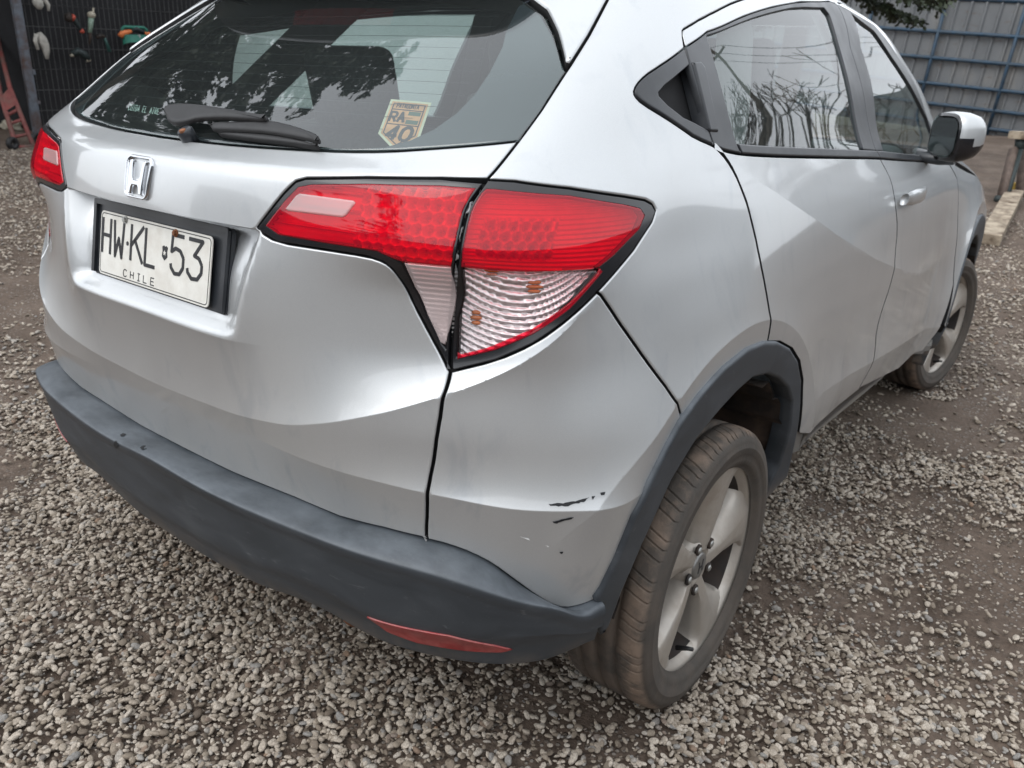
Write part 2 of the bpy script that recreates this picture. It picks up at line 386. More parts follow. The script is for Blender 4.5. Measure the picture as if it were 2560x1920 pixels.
# ================================================================== CAR BODY SURFACE
LV = {
.20: [(0,-.62),(.25,-.615),(.45,-.595),(.61,-.56),(.715,-.51),(.775,-.42),(.81,-.27),(.825,0),(.83,.45),(.835,1.0),(.835,1.6),(.83,2.1),(.825,2.6),(.80,3.0),(.70,3.28),(.42,3.44),(0,3.5)],
.40: [(0,-.64),(.25,-.635),(.45,-.615),(.615,-.578),(.727,-.525),(.795,-.435),(.83,-.275),(.845,0),(.853,.45),(.86,1.0),(.862,1.6),(.855,2.1),(.85,2.6),(.825,3.0),(.72,3.3),(.44,3.47),(0,3.53)],
.56: [(0,-.665),(.25,-.66),(.45,-.638),(.62,-.60),(.735,-.545),(.808,-.45),(.845,-.28),(.862,0),(.872,.45),(.882,1.0),(.882,1.6),(.873,2.1),(.865,2.6),(.84,3.0),(.73,3.31),(.45,3.5),(0,3.56)],
.75: [(0,-.70),(.25,-.695),(.455,-.672),(0.64,-0.604),(0.747,-0.54),(.818,-.45),(.85,-.275),(.865,0),(.873,.45),(.88,1.0),(.88,1.6),(.874,2.1),(.866,2.6),(.835,3.0),(.72,3.28),(.44,3.46),(0,3.52)],
.89: [(0,-.71),(.25,-.705),(0.46,-0.654),(0.658,-0.566),(0.752,-0.508),(0.81,-0.42),(.843,-.26),(.857,0),(.865,.45),(.87,1.0),(.87,1.6),(.862,2.1),(.85,2.6),(.80,2.98),(.66,3.2),(.40,3.33),(0,3.37)],
.97: [(0,-.707),(.25,-.70),(0.46,-0.65),(0.66,-0.562),(0.748,-0.502),(0.803,-0.41),(.832,-.245),(.846,0),(.853,.45),(.858,1.0),(.858,1.6),(.848,2.1),(.825,2.55),(.75,2.85),(.58,2.98),(.34,3.02),(0,3.04)],
1.04: [(0,-.703),(.25,-.688),(.46,-.652),(.657,-.590),(.745,-.512),(.793,-.405),(.817,-.225),(.829,0),(.835,.45),(.838,1.0),(.835,1.6),(0.82,2.1),(0.77,2.48),(0.67,2.66),(0.48,2.74),(0.25,2.77),(0,2.78)],
1.11: [(0,-.688),(.25,-.674),(.46,-.632),(.657,-.563),(.737,-.483),(.781,-.372),(.802,-.195),(.808,.01),(.806,.45),(0.798,1),(0.787,1.57),(0.762,2.1),(0.71,2.33),(0.6,2.43),(0.43,2.49),(0.22,2.52),(0,2.53)],
1.132: [(0,-.679),(.25,-.666),(.46,-.624),(.657,-.551),(.732,-.470),(.775,-.356),(.795,-.181),(.799,.013),(.796,.45),(.786,1.0),(.775,1.56),(.752,2.09),(.70,2.3),(.59,2.395),(.42,2.455),(.215,2.485),(0,2.495)],
1.155: [(0,-.622),(.25,-.614),(.46,-.585),(.657,-.524),(.725,-.448),(.768,-.335),(.787,-.165),(.79,.02),(.785,.45),(0.772,1),(0.762,1.55),(0.74,2.07),(0.685,2.26),(0.575,2.35),(0.41,2.41),(0.21,2.44),(0,2.45)],
1.195: [(0,-.57),(.25,-.563),(.45,-.538),(.652,-.47),(.714,-.41),(.752,-.305),(.772,-.135),(.774,.04),(.767,.45),(0.752,1),(0.742,1.52),(0.725,2.02),(0.67,2.2),(0.56,2.29),(0.4,2.34),(0.2,2.37),(0,2.38)],
1.30: [(0,-.435),(.25,-.43),(.44,-.405),(.637,-.338),(.692,-.28),(.722,-.19),(.734,-.045),(.735,.11),(0.725,0.46),(0.71,1),(0.7,1.5),(0.685,1.92),(0.625,2.07),(0.52,2.15),(0.37,2.2),(0.19,2.23),(0,2.24)],
1.40: [(0,-.298),(.25,-.292),(.42,-.268),(.605,-.185),(.648,-.13),(.672,-.055),(.683,.06),(.684,.2),(0.675,0.5),(0.66,1),(0.648,1.45),(0.63,1.8),(0.57,1.92),(0.47,1.98),(0.33,2.03),(0.17,2.05),(0,2.06)],
1.50: [(0,-.165),(.25,-.158),(.40,-.13),(.565,-.03),(.592,.025),(.607,.095),(.614,.2),(.616,.33),(0.612,0.58),(0.602,1),(0.592,1.35),(0.57,1.62),(0.51,1.7),(0.42,1.76),(0.29,1.81),(0.15,1.83),(0,1.84)],
1.56: [(0,-.08),(.24,-.07),(.37,-.04),(.50,.06),(.525,.12),(.54,.19),(.547,.3),(.548,.42),(0.545,0.6),(0.535,1),(0.52,1.25),(0.48,1.36),(0.43,1.42),(0.35,1.47),(0.25,1.5),(0.12,1.52),(0,1.53)],
}
def nat_spline(t, Y, q):
    t = np.asarray(t, float); Y = np.asarray(Y, float); n = len(t); h = np.diff(t)
    A = np.zeros((n, n)); B = np.zeros((n,)+Y.shape[1:]); A[0, 0] = A[-1, -1] = 1
    for i in range(1, n-1):
        A[i, i-1] = h[i-1]; A[i, i] = 2*(h[i-1]+h[i]); A[i, i+1] = h[i]
        B[i] = 6*((Y[i+1]-Y[i])/h[i]-(Y[i]-Y[i-1])/h[i-1])
    M = np.linalg.solve(A, B.reshape(n, -1)).reshape(B.shape)
    k = np.clip(np.searchsorted(t, q)-1, 0, n-2); hh = h[k]; a = (t[k+1]-q)/hh; b = (q-t[k])/hh
    e = (slice(None),)+(None,)*(Y.ndim-1)
    return a[e]*Y[k]+b[e]*Y[k+1]+((a**3-a)*hh*hh/6)[e]*M[k]+((b**3-b)*hh*hh/6)[e]*M[k+1]
def pchip(t, Y, q):
    t = np.asarray(t, float); h = np.diff(t); d = np.diff(Y, axis=0)/h.reshape((-1,)+(1,)*(Y.ndim-1)); m = np.zeros_like(Y)
    w1 = (2*h[1:]+h[:-1]).reshape((-1,)+(1,)*(Y.ndim-1)); w2 = (h[1:]+2*h[:-1]).reshape((-1,)+(1,)*(Y.ndim-1))
    same = d[:-1]*d[1:] > 0
    with np.errstate(divide='ignore', invalid='ignore'):
        m[1:-1] = np.where(same, (w1+w2)/(w1/np.where(d[:-1] == 0, 1e-12, d[:-1])+w2/np.where(d[1:] == 0, 1e-12, d[1:])), 0)
    m[0] = d[0]; m[-1] = d[-1]
    k = np.clip(np.searchsorted(t, q)-1, 0, len(t)-2); e = (slice(None),)+(None,)*(Y.ndim-1)
    hh = h[k][e]; s = ((q-t[k])/h[k])[e]
    return (1+2*s)*(1-s)**2*Y[k]+s*(1-s)**2*hh*m[k]+s*s*(3-2*s)*Y[k+1]+s*s*(s-1)*hh*m[k+1]
ZL = np.array(sorted(LV)); TAB = np.array([LV[z] for z in ZL])            # nl, nc, 2
ref = TAB[4]; UK = np.concatenate([[0], np.cumsum(np.hypot(*np.diff(ref, axis=0).T))]); UMAX = UK[-1]
uext = np.concatenate([-UK[4:0:-1], UK, 2*UMAX-UK[-2:-6:-1]])
mir = np.array([-1, 1.])
ext = np.concatenate([TAB[:, 4:0:-1]*mir, TAB, TAB[:, -2:-6:-1]*mir], 1)
DU = .008; UG = np.arange(-.08, UMAX+.08, DU); DZ = .003; ZG = np.arange(.20, 1.5601, DZ)
G = nat_spline(uext, ext.transpose(1, 0, 2), UG)                          # nu, nl, 2
G = pchip(ZL, G.transpose(1, 0, 2), ZG).transpose(1, 0, 2)                # nu, nz, 2
def smooth_axis(A, ax, sig):
    r = int(3*sig)+1; k = np.exp(-.5*(np.arange(-r, r+1)/sig)**2); k /= k.sum()
    A = np.moveaxis(A, ax, 0); P = np.concatenate([2*A[:1]-A[r:0:-1], A, 2*A[-1:]-A[-2:-r-2:-1]]); o = sum(k[i]*P[i:i+len(A)] for i in range(2*r+1))
    return np.moveaxis(o, 0, ax)
G = smooth_axis(G, 1, 3.0)
G = smooth_axis(G, 0, 2.0)
GP = np.concatenate([G, np.broadcast_to(ZG[None, :, None], G.shape[:2]+(1,))], -1)
_du = np.gradient(GP, axis=0); _dz = np.gradient(GP, axis=1); GN = np.cross(_du, _dz); GN /= np.linalg.norm(GN, axis=-1)[..., None]
if (GN[20, 100]@np.array([0, -1, 0])) < 0: GN = -GN
GALL = np.concatenate([GP, GN], -1)
def _cr(f): return np.stack([-.5*f+f*f-.5*f**3, 1-2.5*f*f+1.5*f**3, .5*f+2*f*f-1.5*f**3, -.5*f*f+.5*f**3], -1)
def base(u, z):
    u = np.asarray(u, float); z = np.asarray(z, float); sg = np.where(u < 0, -1., 1.); u = np.abs(u)
    ov = u > UMAX; u = np.where(ov, 2*UMAX-u, u); sg = np.where(ov, -sg, sg)
    a = (u-UG[0])/DU; b = np.clip((z-ZG[0])/DZ, 1, len(ZG)-2.001); i = np.clip(np.floor(a).astype(int), 1, len(UG)-3); j = np.clip(np.floor(b).astype(int), 1, len(ZG)-3)
    wa = _cr(a-i); wb = _cr(b-j); o = np.zeros(u.shape+(6,))
    for p in range(4):
        for q in range(4): o += (wa[..., p]*wb[..., q])[..., None]*GALL[i+p-1, j+q-1]
    o[..., 0] *= sg; o[..., 3] *= sg
    n = o[..., 3:]; n /= np.linalg.norm(n, axis=-1)[..., None]
    return o[..., :3], n
def make_tracer(surf, U, Z):
    uu, zz = np.meshgrid(U, Z, indexing='ij'); P, N = surf(uu, zz); fc = ((CAM-P)*N).sum(-1) > 0; Q = proj(P); fc &= ((P-CAM)@CF) > .1
    uu = uu[fc]; zz = zz[fc]; Q = Q[fc]
    def tr(pts):
        out = []
        for p in pts:
            p = np.array(p, float); k = np.argmin(((Q-p)**2).sum(-1)); x = np.array([uu[k], zz[k]])
            for _ in range(14):
                e = 1e-4; S3, _n = surf(np.array([x[0], x[0]+e, x[0]]), np.array([x[1], x[1], x[1]+e])); q = proj(S3); r = p-q[0]
                J = np.stack([(q[1]-q[0])/e, (q[2]-q[0])/e], 1)
                try: s = np.linalg.solve(J, r)
                except np.linalg.LinAlgError: break
                m_ = np.abs(s).max(); x = x+s*min(1, .03/max(m_, 1e-9))
                if m_ < 1e-6: break
            out.append(tuple(x))
        return out
    return tr
trB = make_tracer(base, np.arange(-.3, 4.0, .02), np.arange(.25, 1.54, .015))

# crease lines, traced in the photograph
def curve_fn(pts):
    q = np.array(sorted(trB(pts))); return q[:, 0], q[:, 1]
A_u, A_z = curve_fn([(428,966),(505,994),(603,1029),(739,1054),(860,1046),(986,1025),(1103,992),(1200,959),(1297,908),(1375,854),(1433,803),(1488,733)])
B_u, B_z = curve_fn([(700,1108),(850,1157),(967,1184),(1064,1208),(1161,1227),(1278,1249),(1371,1254),(1457,1243),(1562,1204)])
C_u, C_z = curve_fn([(1817,397),(1900,462),(1967,509),(2083,590),(2180,648),(2239,673),(2297,683)])
D_u, D_z = curve_fn([(2038,974),(2110,932),(2186,889),(2270,838),(2361,784)])
ZT, ZB_ = 1.042, .857
def ridge(h, up, dn): return np.where(h > 0, np.exp(-np.maximum(h, 0)/up), np.exp(np.minimum(h, 0)/dn))
def sm(xs, ys, sig=.025):
    g = np.arange(-.3, 6.2, .005); v = np.interp(g, xs, ys); r = int(3*sig/.005)+1; k = np.exp(-.5*(np.arange(-r, r+1)*.005/sig)**2); k /= k.sum()
    v = np.convolve(np.concatenate([np.full(r, v[0]), v, np.full(r, v[-1])]), k, 'valid'); return lambda q: np.interp(q, g, v)
fA = sm(A_u, A_z, .02); fB = sm(B_u, B_z, .03); fC = sm(C_u, C_z, .05); fD = sm(D_u, D_z, .06)
aA = sm([0, .25, .5, .68, .80, A_u[-1]-.04, A_u[-1]+.02], [.009, .012, .017, .020, .017, .007, 0]); aB = sm([.25, .40, .62, .80, .93, B_u[-1]-.02, B_u[-1]+.05], [0, .009, .022, .030, .027, .010, 0])
aC = sm([C_u[0]-.05, C_u[0]+.25, C_u[-1]-.1, C_u[-1]+.5], [0, .008, .008, 0], .06); aD = sm([D_u[0]-.15, D_u[0]+.1, D_u[-1]-.3, D_u[-1]], [0, .016, .016, 0], .06)
A_u, A_z, B_u, B_z = np.arange(0, A_u[-1]+.02, .01), fA(np.arange(0, A_u[-1]+.02, .01)), np.arange(.28, B_u[-1]+.05, .01), fB(np.arange(.28, B_u[-1]+.05, .01))
C_z, D_z = fC(C_u), fD(D_u)
def flare_r(an): return np.interp(an, np.radians([20, 64, 100, 123, 139, 160]), [.515, .531, .547, .562, .572, .575])
def disp(u, z, P):
    au = np.abs(u); d = np.zeros_like(z)
    au = np.where(au > UMAX, 2*UMAX-au, au)
    d += aA(au)*ridge(z-fA(au), .052, .085)
    d += aB(au)*ridge(z-fB(au), .050, .22)
    # number plate recess
    t = (z-ZB_)/(ZT-ZB_); hw = .262+.045*np.clip(t, 0, 1)
    s = sstep((hw-au)/.055+.25)
    dep = (.031+.020*np.clip(t, 0, 1))*sstep(t/.16)*sstep((ZT-z)/.004)
    d -= dep*s
    hh = z-ZB_; d += .011*sstep((.34-au)/.10)*np.where(hh > 0, sstep((ZT-z)/.10), np.exp(np.minimum(hh, 0)/.045))*(hh < .19)
    # wheel arch flares
    side = sstep((au-.80)/.20)
    for yh in (0., 2.61):
        rr = np.hypot(P[..., 1]-yh, z-.325); an = np.arctan2(z-.325, P[..., 1]-yh); Rc = flare_r(an)
        am = np.interp(an, np.radians([0, 75, 110, 140, 165, 180]), [.020, .020, .030, .042, .046, .046])
        fl = np.where(rr < Rc, am-(Rc-rr)*.13, am*np.exp(-np.maximum(rr-Rc, 0)/.10)); d += np.maximum(fl, -.004)*side*sstep((.78-np.abs(P[..., 1]-yh))/.1)
    dm = (au > C_u[0]-.2) & (au < UK[12])
    d += dm*aC(au)*ridge(z-fC(au), .055, .10)
    d += dm*aD(au)*ridge(z-fD(au), .10, .20)
    return d
def S_raw(u, z):
    P, N = base(u, z); return P+disp(np.asarray(u, float), np.asarray(z, float), P)[..., None]*N
def S(u, z):
    u = np.asarray(u, float); z = np.asarray(z, float); e = 4e-4
    P = S_raw(u, z); a = S_raw(u+e, z)-S_raw(u-e, z); b = S_raw(u, z+e)-S_raw(u, z-e)
    N = np.cross(a, b); N /= np.linalg.norm(N, axis=-1)[..., None]+1e-15
    _, N0 = base(u, z); N *= np.sign((N*N0).sum(-1))[..., None]
    return P, N
trS = make_tracer(S, np.arange(-.9, 4.0, .02), np.arange(.25, 1.55, .012))
def off_surf(surf, off):
    def f(u, z):
        P, N = surf(u, z); o = off(u, z) if callable(off) else off
        return P+(np.asarray(o)[..., None] if callable(off) else o)*N, N
    return f
def uy(y, z):                                                              # u on the right flank for a given y and height
    u = np.linspace(UK[3], UK[13], 400); P, _ = base(u, np.full_like(u, z)); return float(np.interp(y, P[:, 1], u))
FLC = []
for yh in (0., 2.61):
    for dr in (-.0015, .0015):
        q = []
        for a in np.radians(np.arange(8, 176, .6)):
            r = float(flare_r(a))+dr; z_ = .325+r*math.sin(a); q.append((uy(yh+r*math.cos(a), z_), z_))
        FLC.append(np.array(q))
CREASES = [(A_u, A_z), (B_u, B_z), (C_u, C_z), (D_u, D_z)]

# ---- polygons in (u, z)
def resample(poly, step, closed=True):
    P = [np.array(p, float) for p in poly]; out = []
    n = len(P)
    for i in range(n if closed else n-1):
        a = P[i]; b = P[(i+1) % n]; k = max(1, int(np.ceil(np.linalg.norm(b-a)/step)))
        for j in range(k): out.append(a+(b-a)*j/k)
    if not closed: out.append(P[-1])
    return np.array(out)
def chaikin(pts, it=2):
    P = np.array(pts, float)
    for _ in range(it):
        Q = [P[0]]
        for a, b in zip(P[:-1], P[1:]): Q += [a*.75+b*.25, a*.25+b*.75]
        Q.append(P[-1]); P = np.array(Q)
    return [tuple(p) for p in P]
def area(P): x, y = P[:, 0], P[:, 1]; return .5*np.sum(x*np.roll(y, -1)-np.roll(x, -1)*y)
def inset(P, d):
    t1 = P-np.roll(P, 1, 0); t2 = np.roll(P, -1, 0)-P
    n1 = np.stack([-t1[:, 1], t1[:, 0]], 1); n2 = np.stack([-t2[:, 1], t2[:, 0]], 1)
    n1 /= np.linalg.norm(n1, axis=1)[:, None]+1e-12; n2 /= np.linalg.norm(n2, axis=1)[:, None]+1e-12
    b = n1+n2; l = np.linalg.norm(b, axis=1)[:, None]; b = b/np.maximum(l, 1e-6)
    c = np.clip((b*n1).sum(1), .5, 1)[:, None]
    return P+b*d/c
def inside(Q, P):
    r = np.zeros(len(Q), bool); x, y = Q[:, 0], Q[:, 1]
    for a, b in zip(P, np.roll(P, -1, 0)):
        c = (a[1] > y) != (b[1] > y)
        if c.any(): r ^= c & (x < (b[0]-a[0])*(y-a[1])/(b[1]-a[1]+1e-18)+a[0])
    return r
def near_poly(Q, P, d):
    m_ = np.zeros(len(Q), bool)
    for a, b in zip(P, np.roll(P, -1, 0)):
        ab = b-a; k = np.abs(Q[:, 0]-a[0]) < d+abs(ab[0])+1e-9
        k &= np.abs(Q[:, 1]-a[1]) < d+abs(ab[1])+1e-9
        if not k.any(): continue
        q = Q[k]; t = np.clip(((q-a)@ab)/(ab@ab+1e-15), 0, 1); m_[np.where(k)[0]] |= np.hypot(*(q-a-t[:, None]*ab).T) < d
    return m_
def dedupe(P, d=1e-4):
    out = [P[0]]
    for p in P[1:]:
        if np.hypot(*(np.array(p)-np.array(out[-1]))) > d: out.append(p)
    if np.hypot(*(np.array(out[0])-np.array(out[-1]))) < d: out.pop()
    return out
def panel(name, poly, mat, parent, surf=S, off=0., gap=.0022, step=.009, thick=.016, edge=(.0018, .0007), creases=True, rnd=.003, bstep=None, dark_edge=False):
    P = resample(dedupe(poly), bstep or min(step, .009))
    if area(P) < 0: P = P[::-1]
    P = inset(P, gap) if gap else P
    r1 = inset(P, rnd*.4); r2 = inset(P, rnd)
    lo, hi = P.min(0), P.max(0)
    gx, gy = np.meshgrid(np.arange(lo[0], hi[0], step), np.arange(lo[1], hi[1], step), indexing='ij')
    Q = np.stack([gx.ravel(), gy.ravel()], 1)
    if creases and surf is S:
        keep = np.ones(len(Q), bool); add = []
        for cu, cz in CREASES:
            for sg in (1, -1):
                if lo[0] > 0 and sg < 0: continue
                keep &= ~((np.abs(Q[:, 1]-np.interp(Q[:, 0]*sg, cu, cz)) < step*.55) & (Q[:, 0]*sg > cu[0]-.01) & (Q[:, 0]*sg < cu[-1]+.01))
                us = np.arange(max(cu[0], 0 if lo[0] < 0 else lo[0]), cu[-1], .005); zz = np.interp(us, cu, cz)
                for dz in (-.0012, .0012): add.append(np.stack([us*sg, zz+dz], 1))
        if lo[0] < 0 and lo[1] < 1.0:                                       # plate recess edges
            us = np.arange(-.33, .33, .005)
            for zz in (ZT+.0005, ZT-.002, ZT-.0045, ZB_+.001, ZB_-.001): add.append(np.stack([us, np.full_like(us, zz)], 1))
            keep &= ~((np.abs(Q[:, 1]-ZT+.002) < .006) & (np.abs(Q[:, 0]) < .335)) & ~((np.abs(Q[:, 1]-ZB_) < .004) & (np.abs(Q[:, 0]) < .335))
        Q = Q[keep]
        for fc in FLC[::2]:
            if fc[:, 0].max() < lo[0] or fc[:, 0].min() > hi[0]: continue
            k2 = np.where((Q[:, 0] > fc[:, 0].min()-.02) & (Q[:, 0] < fc[:, 0].max()+.02))[0]; dd = np.full(len(Q), 9.)
            for i0 in range(0, len(k2), 2000): kk = k2[i0:i0+2000]; dd[kk] = np.sqrt(((Q[kk, None]-fc[None])**2).sum(-1)).min(1)
            Q = Q[dd > step*.6]
        Q = np.concatenate([Q]+add+FLC)
    Q = Q[inside(Q, r2)]
    if len(Q): Q = Q[~near_poly(Q, r2, step*.45)]
    allp = np.concatenate([r2, Q]); nb = len(r2)
    vo, eo, fo, ov, oe, of = delaunay_2d_cdt([Vector(p) for p in allp], [], [list(range(nb))], 1, 1e-7)
    mp = {}
    for i, l in enumerate(ov):
        for k in l: mp[k] = i
    UV = np.array([(v[0], v[1]) for v in vo]); Pi, Ni = surf(UV[:, 0], UV[:, 1]); Pi = Pi+off*Ni
    P0, N0 = surf(P[:, 0], P[:, 1]); P1, N1 = surf(r1[:, 0], r1[:, 1])
    ni = len(Pi); V = [Pi, P1+(off-edge[1])*N1, P0+(off-edge[0])*N0, P0+(off-thick)*N0]
    Fc = [tuple(f) for f in fo]
    i2 = [mp[k] for k in range(nb)]; o1 = ni; o0 = ni+nb; ow = ni+2*nb
    for k in range(nb):
        j = (k+1) % nb
        Fc += [(o1+k, o1+j, i2[j], i2[k]), (o0+k, o0+j, o1+j, o1+k), (ow+k, ow+j, o0+j, o0+k)]
    V = np.concatenate(V)
    # orient
    ft = np.array([f[:3] for f in fo]); nn = np.cross(V[ft[:, 1]]-V[ft[:, 0]], V[ft[:, 2]]-V[ft[:, 0]])
    if (nn*Ni[ft[:, 0]]).sum() < 0: Fc = [tuple(reversed(f)) for f in Fc]
    dk = mat is PAINT; mi = np.zeros(len(Fc), int); mi[len(fo)+2::3] = 1; mi[len(fo)+1::3] = 1 if dark_edge else 0
    o = mesh_obj(name, V, Fc, mat, parent, mats=[PAINT, DARK] if dk else None, midx=mi if dk else None)
    nv = np.zeros((len(V), 3)); nv[:ni] = Ni
    o.data.normals_split_custom_set_from_vertices([tuple(x) for x in nv])
    return o
def ring_panel(name, outer, inner, mat, parent, surf=S, off=0., gap=.0008, thick=.02, n=None, st=.005):
    def cc(P):
        P = resample(dedupe(P), st); return P if area(P) > 0 else P[::-1]
    O = inset(cc(outer), gap); I = cc(inner); O2 = inset(O, .0016); no, ni = len(O2), len(I)
    pts = np.concatenate([O2, I]); ed = [(k, (k+1) % no) for k in range(no)]+[(no+k, no+(k+1) % ni) for k in range(ni)]
    vo, eo, fo, ov, oe, of = delaunay_2d_cdt([Vector(p) for p in pts], ed, [], 0, 1e-7)
    UV = np.array([(v[0], v[1]) for v in vo]); mp = {}
    for i, l in enumerate(ov):
        for k in l: mp[k] = i
    cen = np.array([UV[list(f)].mean(0) for f in fo]); ok = inside(cen, O2) & ~inside(cen, I)
    P, N = surf(UV[:, 0], UV[:, 1]); P = P+off*N; nv = len(P)
    PO, NO = surf(O[:, 0], O[:, 1]); PI, NI = surf(I[:, 0], I[:, 1])
    V = np.concatenate([P, PO+(off-.0015)*NO, PO+(off-thick)*NO, PI+(off-thick)*NI])
    Fc = [tuple(f) for f, g in zip(fo, ok) if g]
    for k in range(no):
        j = (k+1) % no; Fc += [(nv+k, nv+j, mp[j], mp[k]), (nv+no+k, nv+no+j, nv+j, nv+k)]
    for k in range(ni):
        j = (k+1) % ni; Fc.append((mp[no+k], mp[no+j], nv+2*no+j, nv+2*no+k))
    o = mesh_obj(name, V, Fc, mat, parent); nn = np.zeros((len(V), 3)); nn[:nv] = N
    o.data.normals_split_custom_set_from_vertices([tuple(x) for x in nn])
    return o
def ribbon(name, line, mat, parent, w=.02, off=-.014, surf=S):
    P = resample(line, .015, closed=False); t = np.gradient(P, axis=0); nrm = np.stack([-t[:, 1], t[:, 0]], 1); nrm /= np.linalg.norm(nrm, axis=1)[:, None]+1e-12
    A = P+nrm*w/2; B = P-nrm*w/2; a, na = surf(A[:, 0], A[:, 1]); b, nb = surf(B[:, 0], B[:, 1]); n = len(P)
    V = np.concatenate([a+off*na, b+off*nb]); return mesh_obj(name, V, [(i, i+1, n+i+1, n+i) for i in range(n-1)], mat, parent)

CARLBL = 'dusty silver compact SUV parked on gravel, red taillights, grey plastic bumper'
CAR = thing('parked_car', CARLBL, 'car', (0, 0, 0))

# ---- traced lines (photo pixels)
G1top = [(1519,0),(1472,89),(1423,167),(1355,272),(1299,348),(1239,424),(1217,449)]
G1lamp = [(1217,449),(1196,478),(1177,505),(1166,530),(1158,562),(1150,600),(1143,645),(1137,700),(1132,770),(1128,840),(1125,900),(1126,928)]
def gshift(a, b, dx): return [(x+dx, y) for x, y in chaikin(G1lamp[a:b], 1)]
G1low = [(1126,928),(1118,963),(1107,994),(1099,1060),(1087,1138),(1072,1208),(1068,1278),(1065,1338),(1068,1350)]
LI_top = [(1217,449),(1101,446),(917,444),(764,447),(739,455),(709,485),(644,568)]
LI_bot = [(644,568),(649,577),(691,603),(801,621),(917,640),(958,654),(981,672),(1004,702),(1036,762),(1078,840),(1115,909),(1126,928)]
LO_top = [(1217,449),(1285,453),(1424,471),(1562,492),(1613,501),(1631,511),(1640,527),(1631,554),(1585,624),(1539,679),(1493,730)]
LO_bot = [(1493,730),(1424,794),(1332,859),(1239,900),(1126,928)]
WB = [(467,346),(622,361.6),(778,371),(860,375),(967,375),(1083,367),(1200,358),(1299,348)]
BOT = [(1066,1349),(1056,1346),(960,1322),(850,1294),(739,1247),(583,1184),(459,1122)]
CLT = [(1068,1350),(1122,1363.6),(1180,1385),(1231,1412),(1278,1447),(1336,1490),(1375,1513),(1410,1523),(1452,1515),(1488,1500)]
ARO = [(1488,1500),(1507,1474),(1546,1397),(1589,1295),(1627,1211),(1674,1118),(1707,1056),(1758,986),(1817,920),(1875,873),(1918,856),(1949,856),(1980,873),(1999,904),(2007,951),(2005,1009),(1997,1079)]
ARO2 = [(1997,1079),(1980,1157),(1972,1192),(1912,1258)]
ARI = [(1507,1593),(1526,1568),(1561,1474),(1608,1365),(1643,1288),(1682,1202),(1743,1101),(1801,1029),(1844,982),(1883,947),(1921,937),(1949,947),(1972,970),(1982,1005),(1978,1060),(1968,1106),(1949,1165),(1933,1196),(1910,1258)]
SEAM = [(1493,730),(1503,737),(1550,807),(1608,889),(1666,966),(1690,1001),(1705,1044),(1707,1056)]
SHUT_R = [(1785,364),(1793,369),(1817,397),(1838,432),(1855,474),(1871,517),(1887,583),(1898,640),(1914,718),(1925,784),(1925,823),(1919,856)]
SHUT_F = [(2200,396),(2221,435),(2236,498),(2244,575),(2238,640),(2225,718),(2205,776),(2191,827),(2189,873),(2174,924),(2147,972)]
BELT = [(1785,364),(1809,375),(1855,385),(1972,391),(2100,394),(2200,396)]
BELT_F = [(2200,396),(2338,404)]
DTOP = [(1712,120),(1706,78),(1710,72),(1758,43),(1817,13.6),(1852,0),(1930,-24),(2010,-38),(2085,-40)]
TIP_OUT = [(1712,120),(1627,179),(1600,202),(1587,222),(1589,237),(1608,257),(1666,293),(1710,323),(1739,344),(1785,364)]
TIP_IN = [(1772,325),(1710,292),(1672,262),(1649,238),(1648,230),(1662,214),(1700,183),(1725,161)]
SILLT = [(2147,974),(2080,1030),(2019,1087),(1997,1085)]
SILLB = [(1985,1146),(2089,1060),(2159,1001),(2217,951),(2252,908),(2283,890)]
T = lambda p, ch=0: chaikin(trS(p), ch) if ch else trS(p)

# ---------------- tailgate (whole width)
half = [(0, trS([(467, 346)])[0][1])]+[p for p in T(WB, 1) if p[0] > .03]+T([(1299,348),(1239,424),(1217,449)])[1:]+T(LI_top)[1:]+T(LI_bot, 1)[1:]+T(G1low, 1)[1:]
bot = [p for p in T(BOT) if p[0] > .03]; half += bot+[(0, bot[-1][1]-.001)]
full = half+[(-u, z) for u, z in half[::-1] if abs(u) > 1e-6]
panel('tailgate', full, PAINT, CAR, step=.0085, gap=.003)
# ---------------- quarter panel with pillar and roof rail
ZR = 1.535
g1up = T(G1top)
UGR = .60 if False else float(trS([(1519, 0)])[0][0])
def u_gap(z):
    q = np.array(sorted([(zz, uu) for uu, zz in g1up])); return float(np.interp(z, q[:, 0], q[:, 1]))
dtop = T(DTOP, 1); tipo = T(TIP_OUT, 1)
apil_out = [(uy(1.0, 1.5)+.02, 1.50)]
dt_end = dtop[-1]
quarter = g1up[::-1]+[(u_gap(1.5)-.004, 1.46), (u_gap(1.5)-.006, ZR), (uy(.3, 1.53), ZR), (dt_end[0], ZR), dt_end]+dtop[::-1][1:]+tipo[1:]+T(SHUT_R, 1)[1:]+[p for p in T(ARO)[6:11]][::-1]+T(SEAM)[::-1][1:]+T(LO_top, 0)[::-1][1:]
panel('rear_quarter_panel', quarter, PAINT, CAR, step=.010)
# ---------------- painted bumper corner
bump_c = T(LO_bot, 1)+T(G1low, 1)[1:]+T(CLT, 1)[1:]+T(ARO)[1:7]+T(SEAM)[::-1][1:]
panel('bumper_corner', bump_c, PAINT, CAR, step=.0075, gap=.0025)
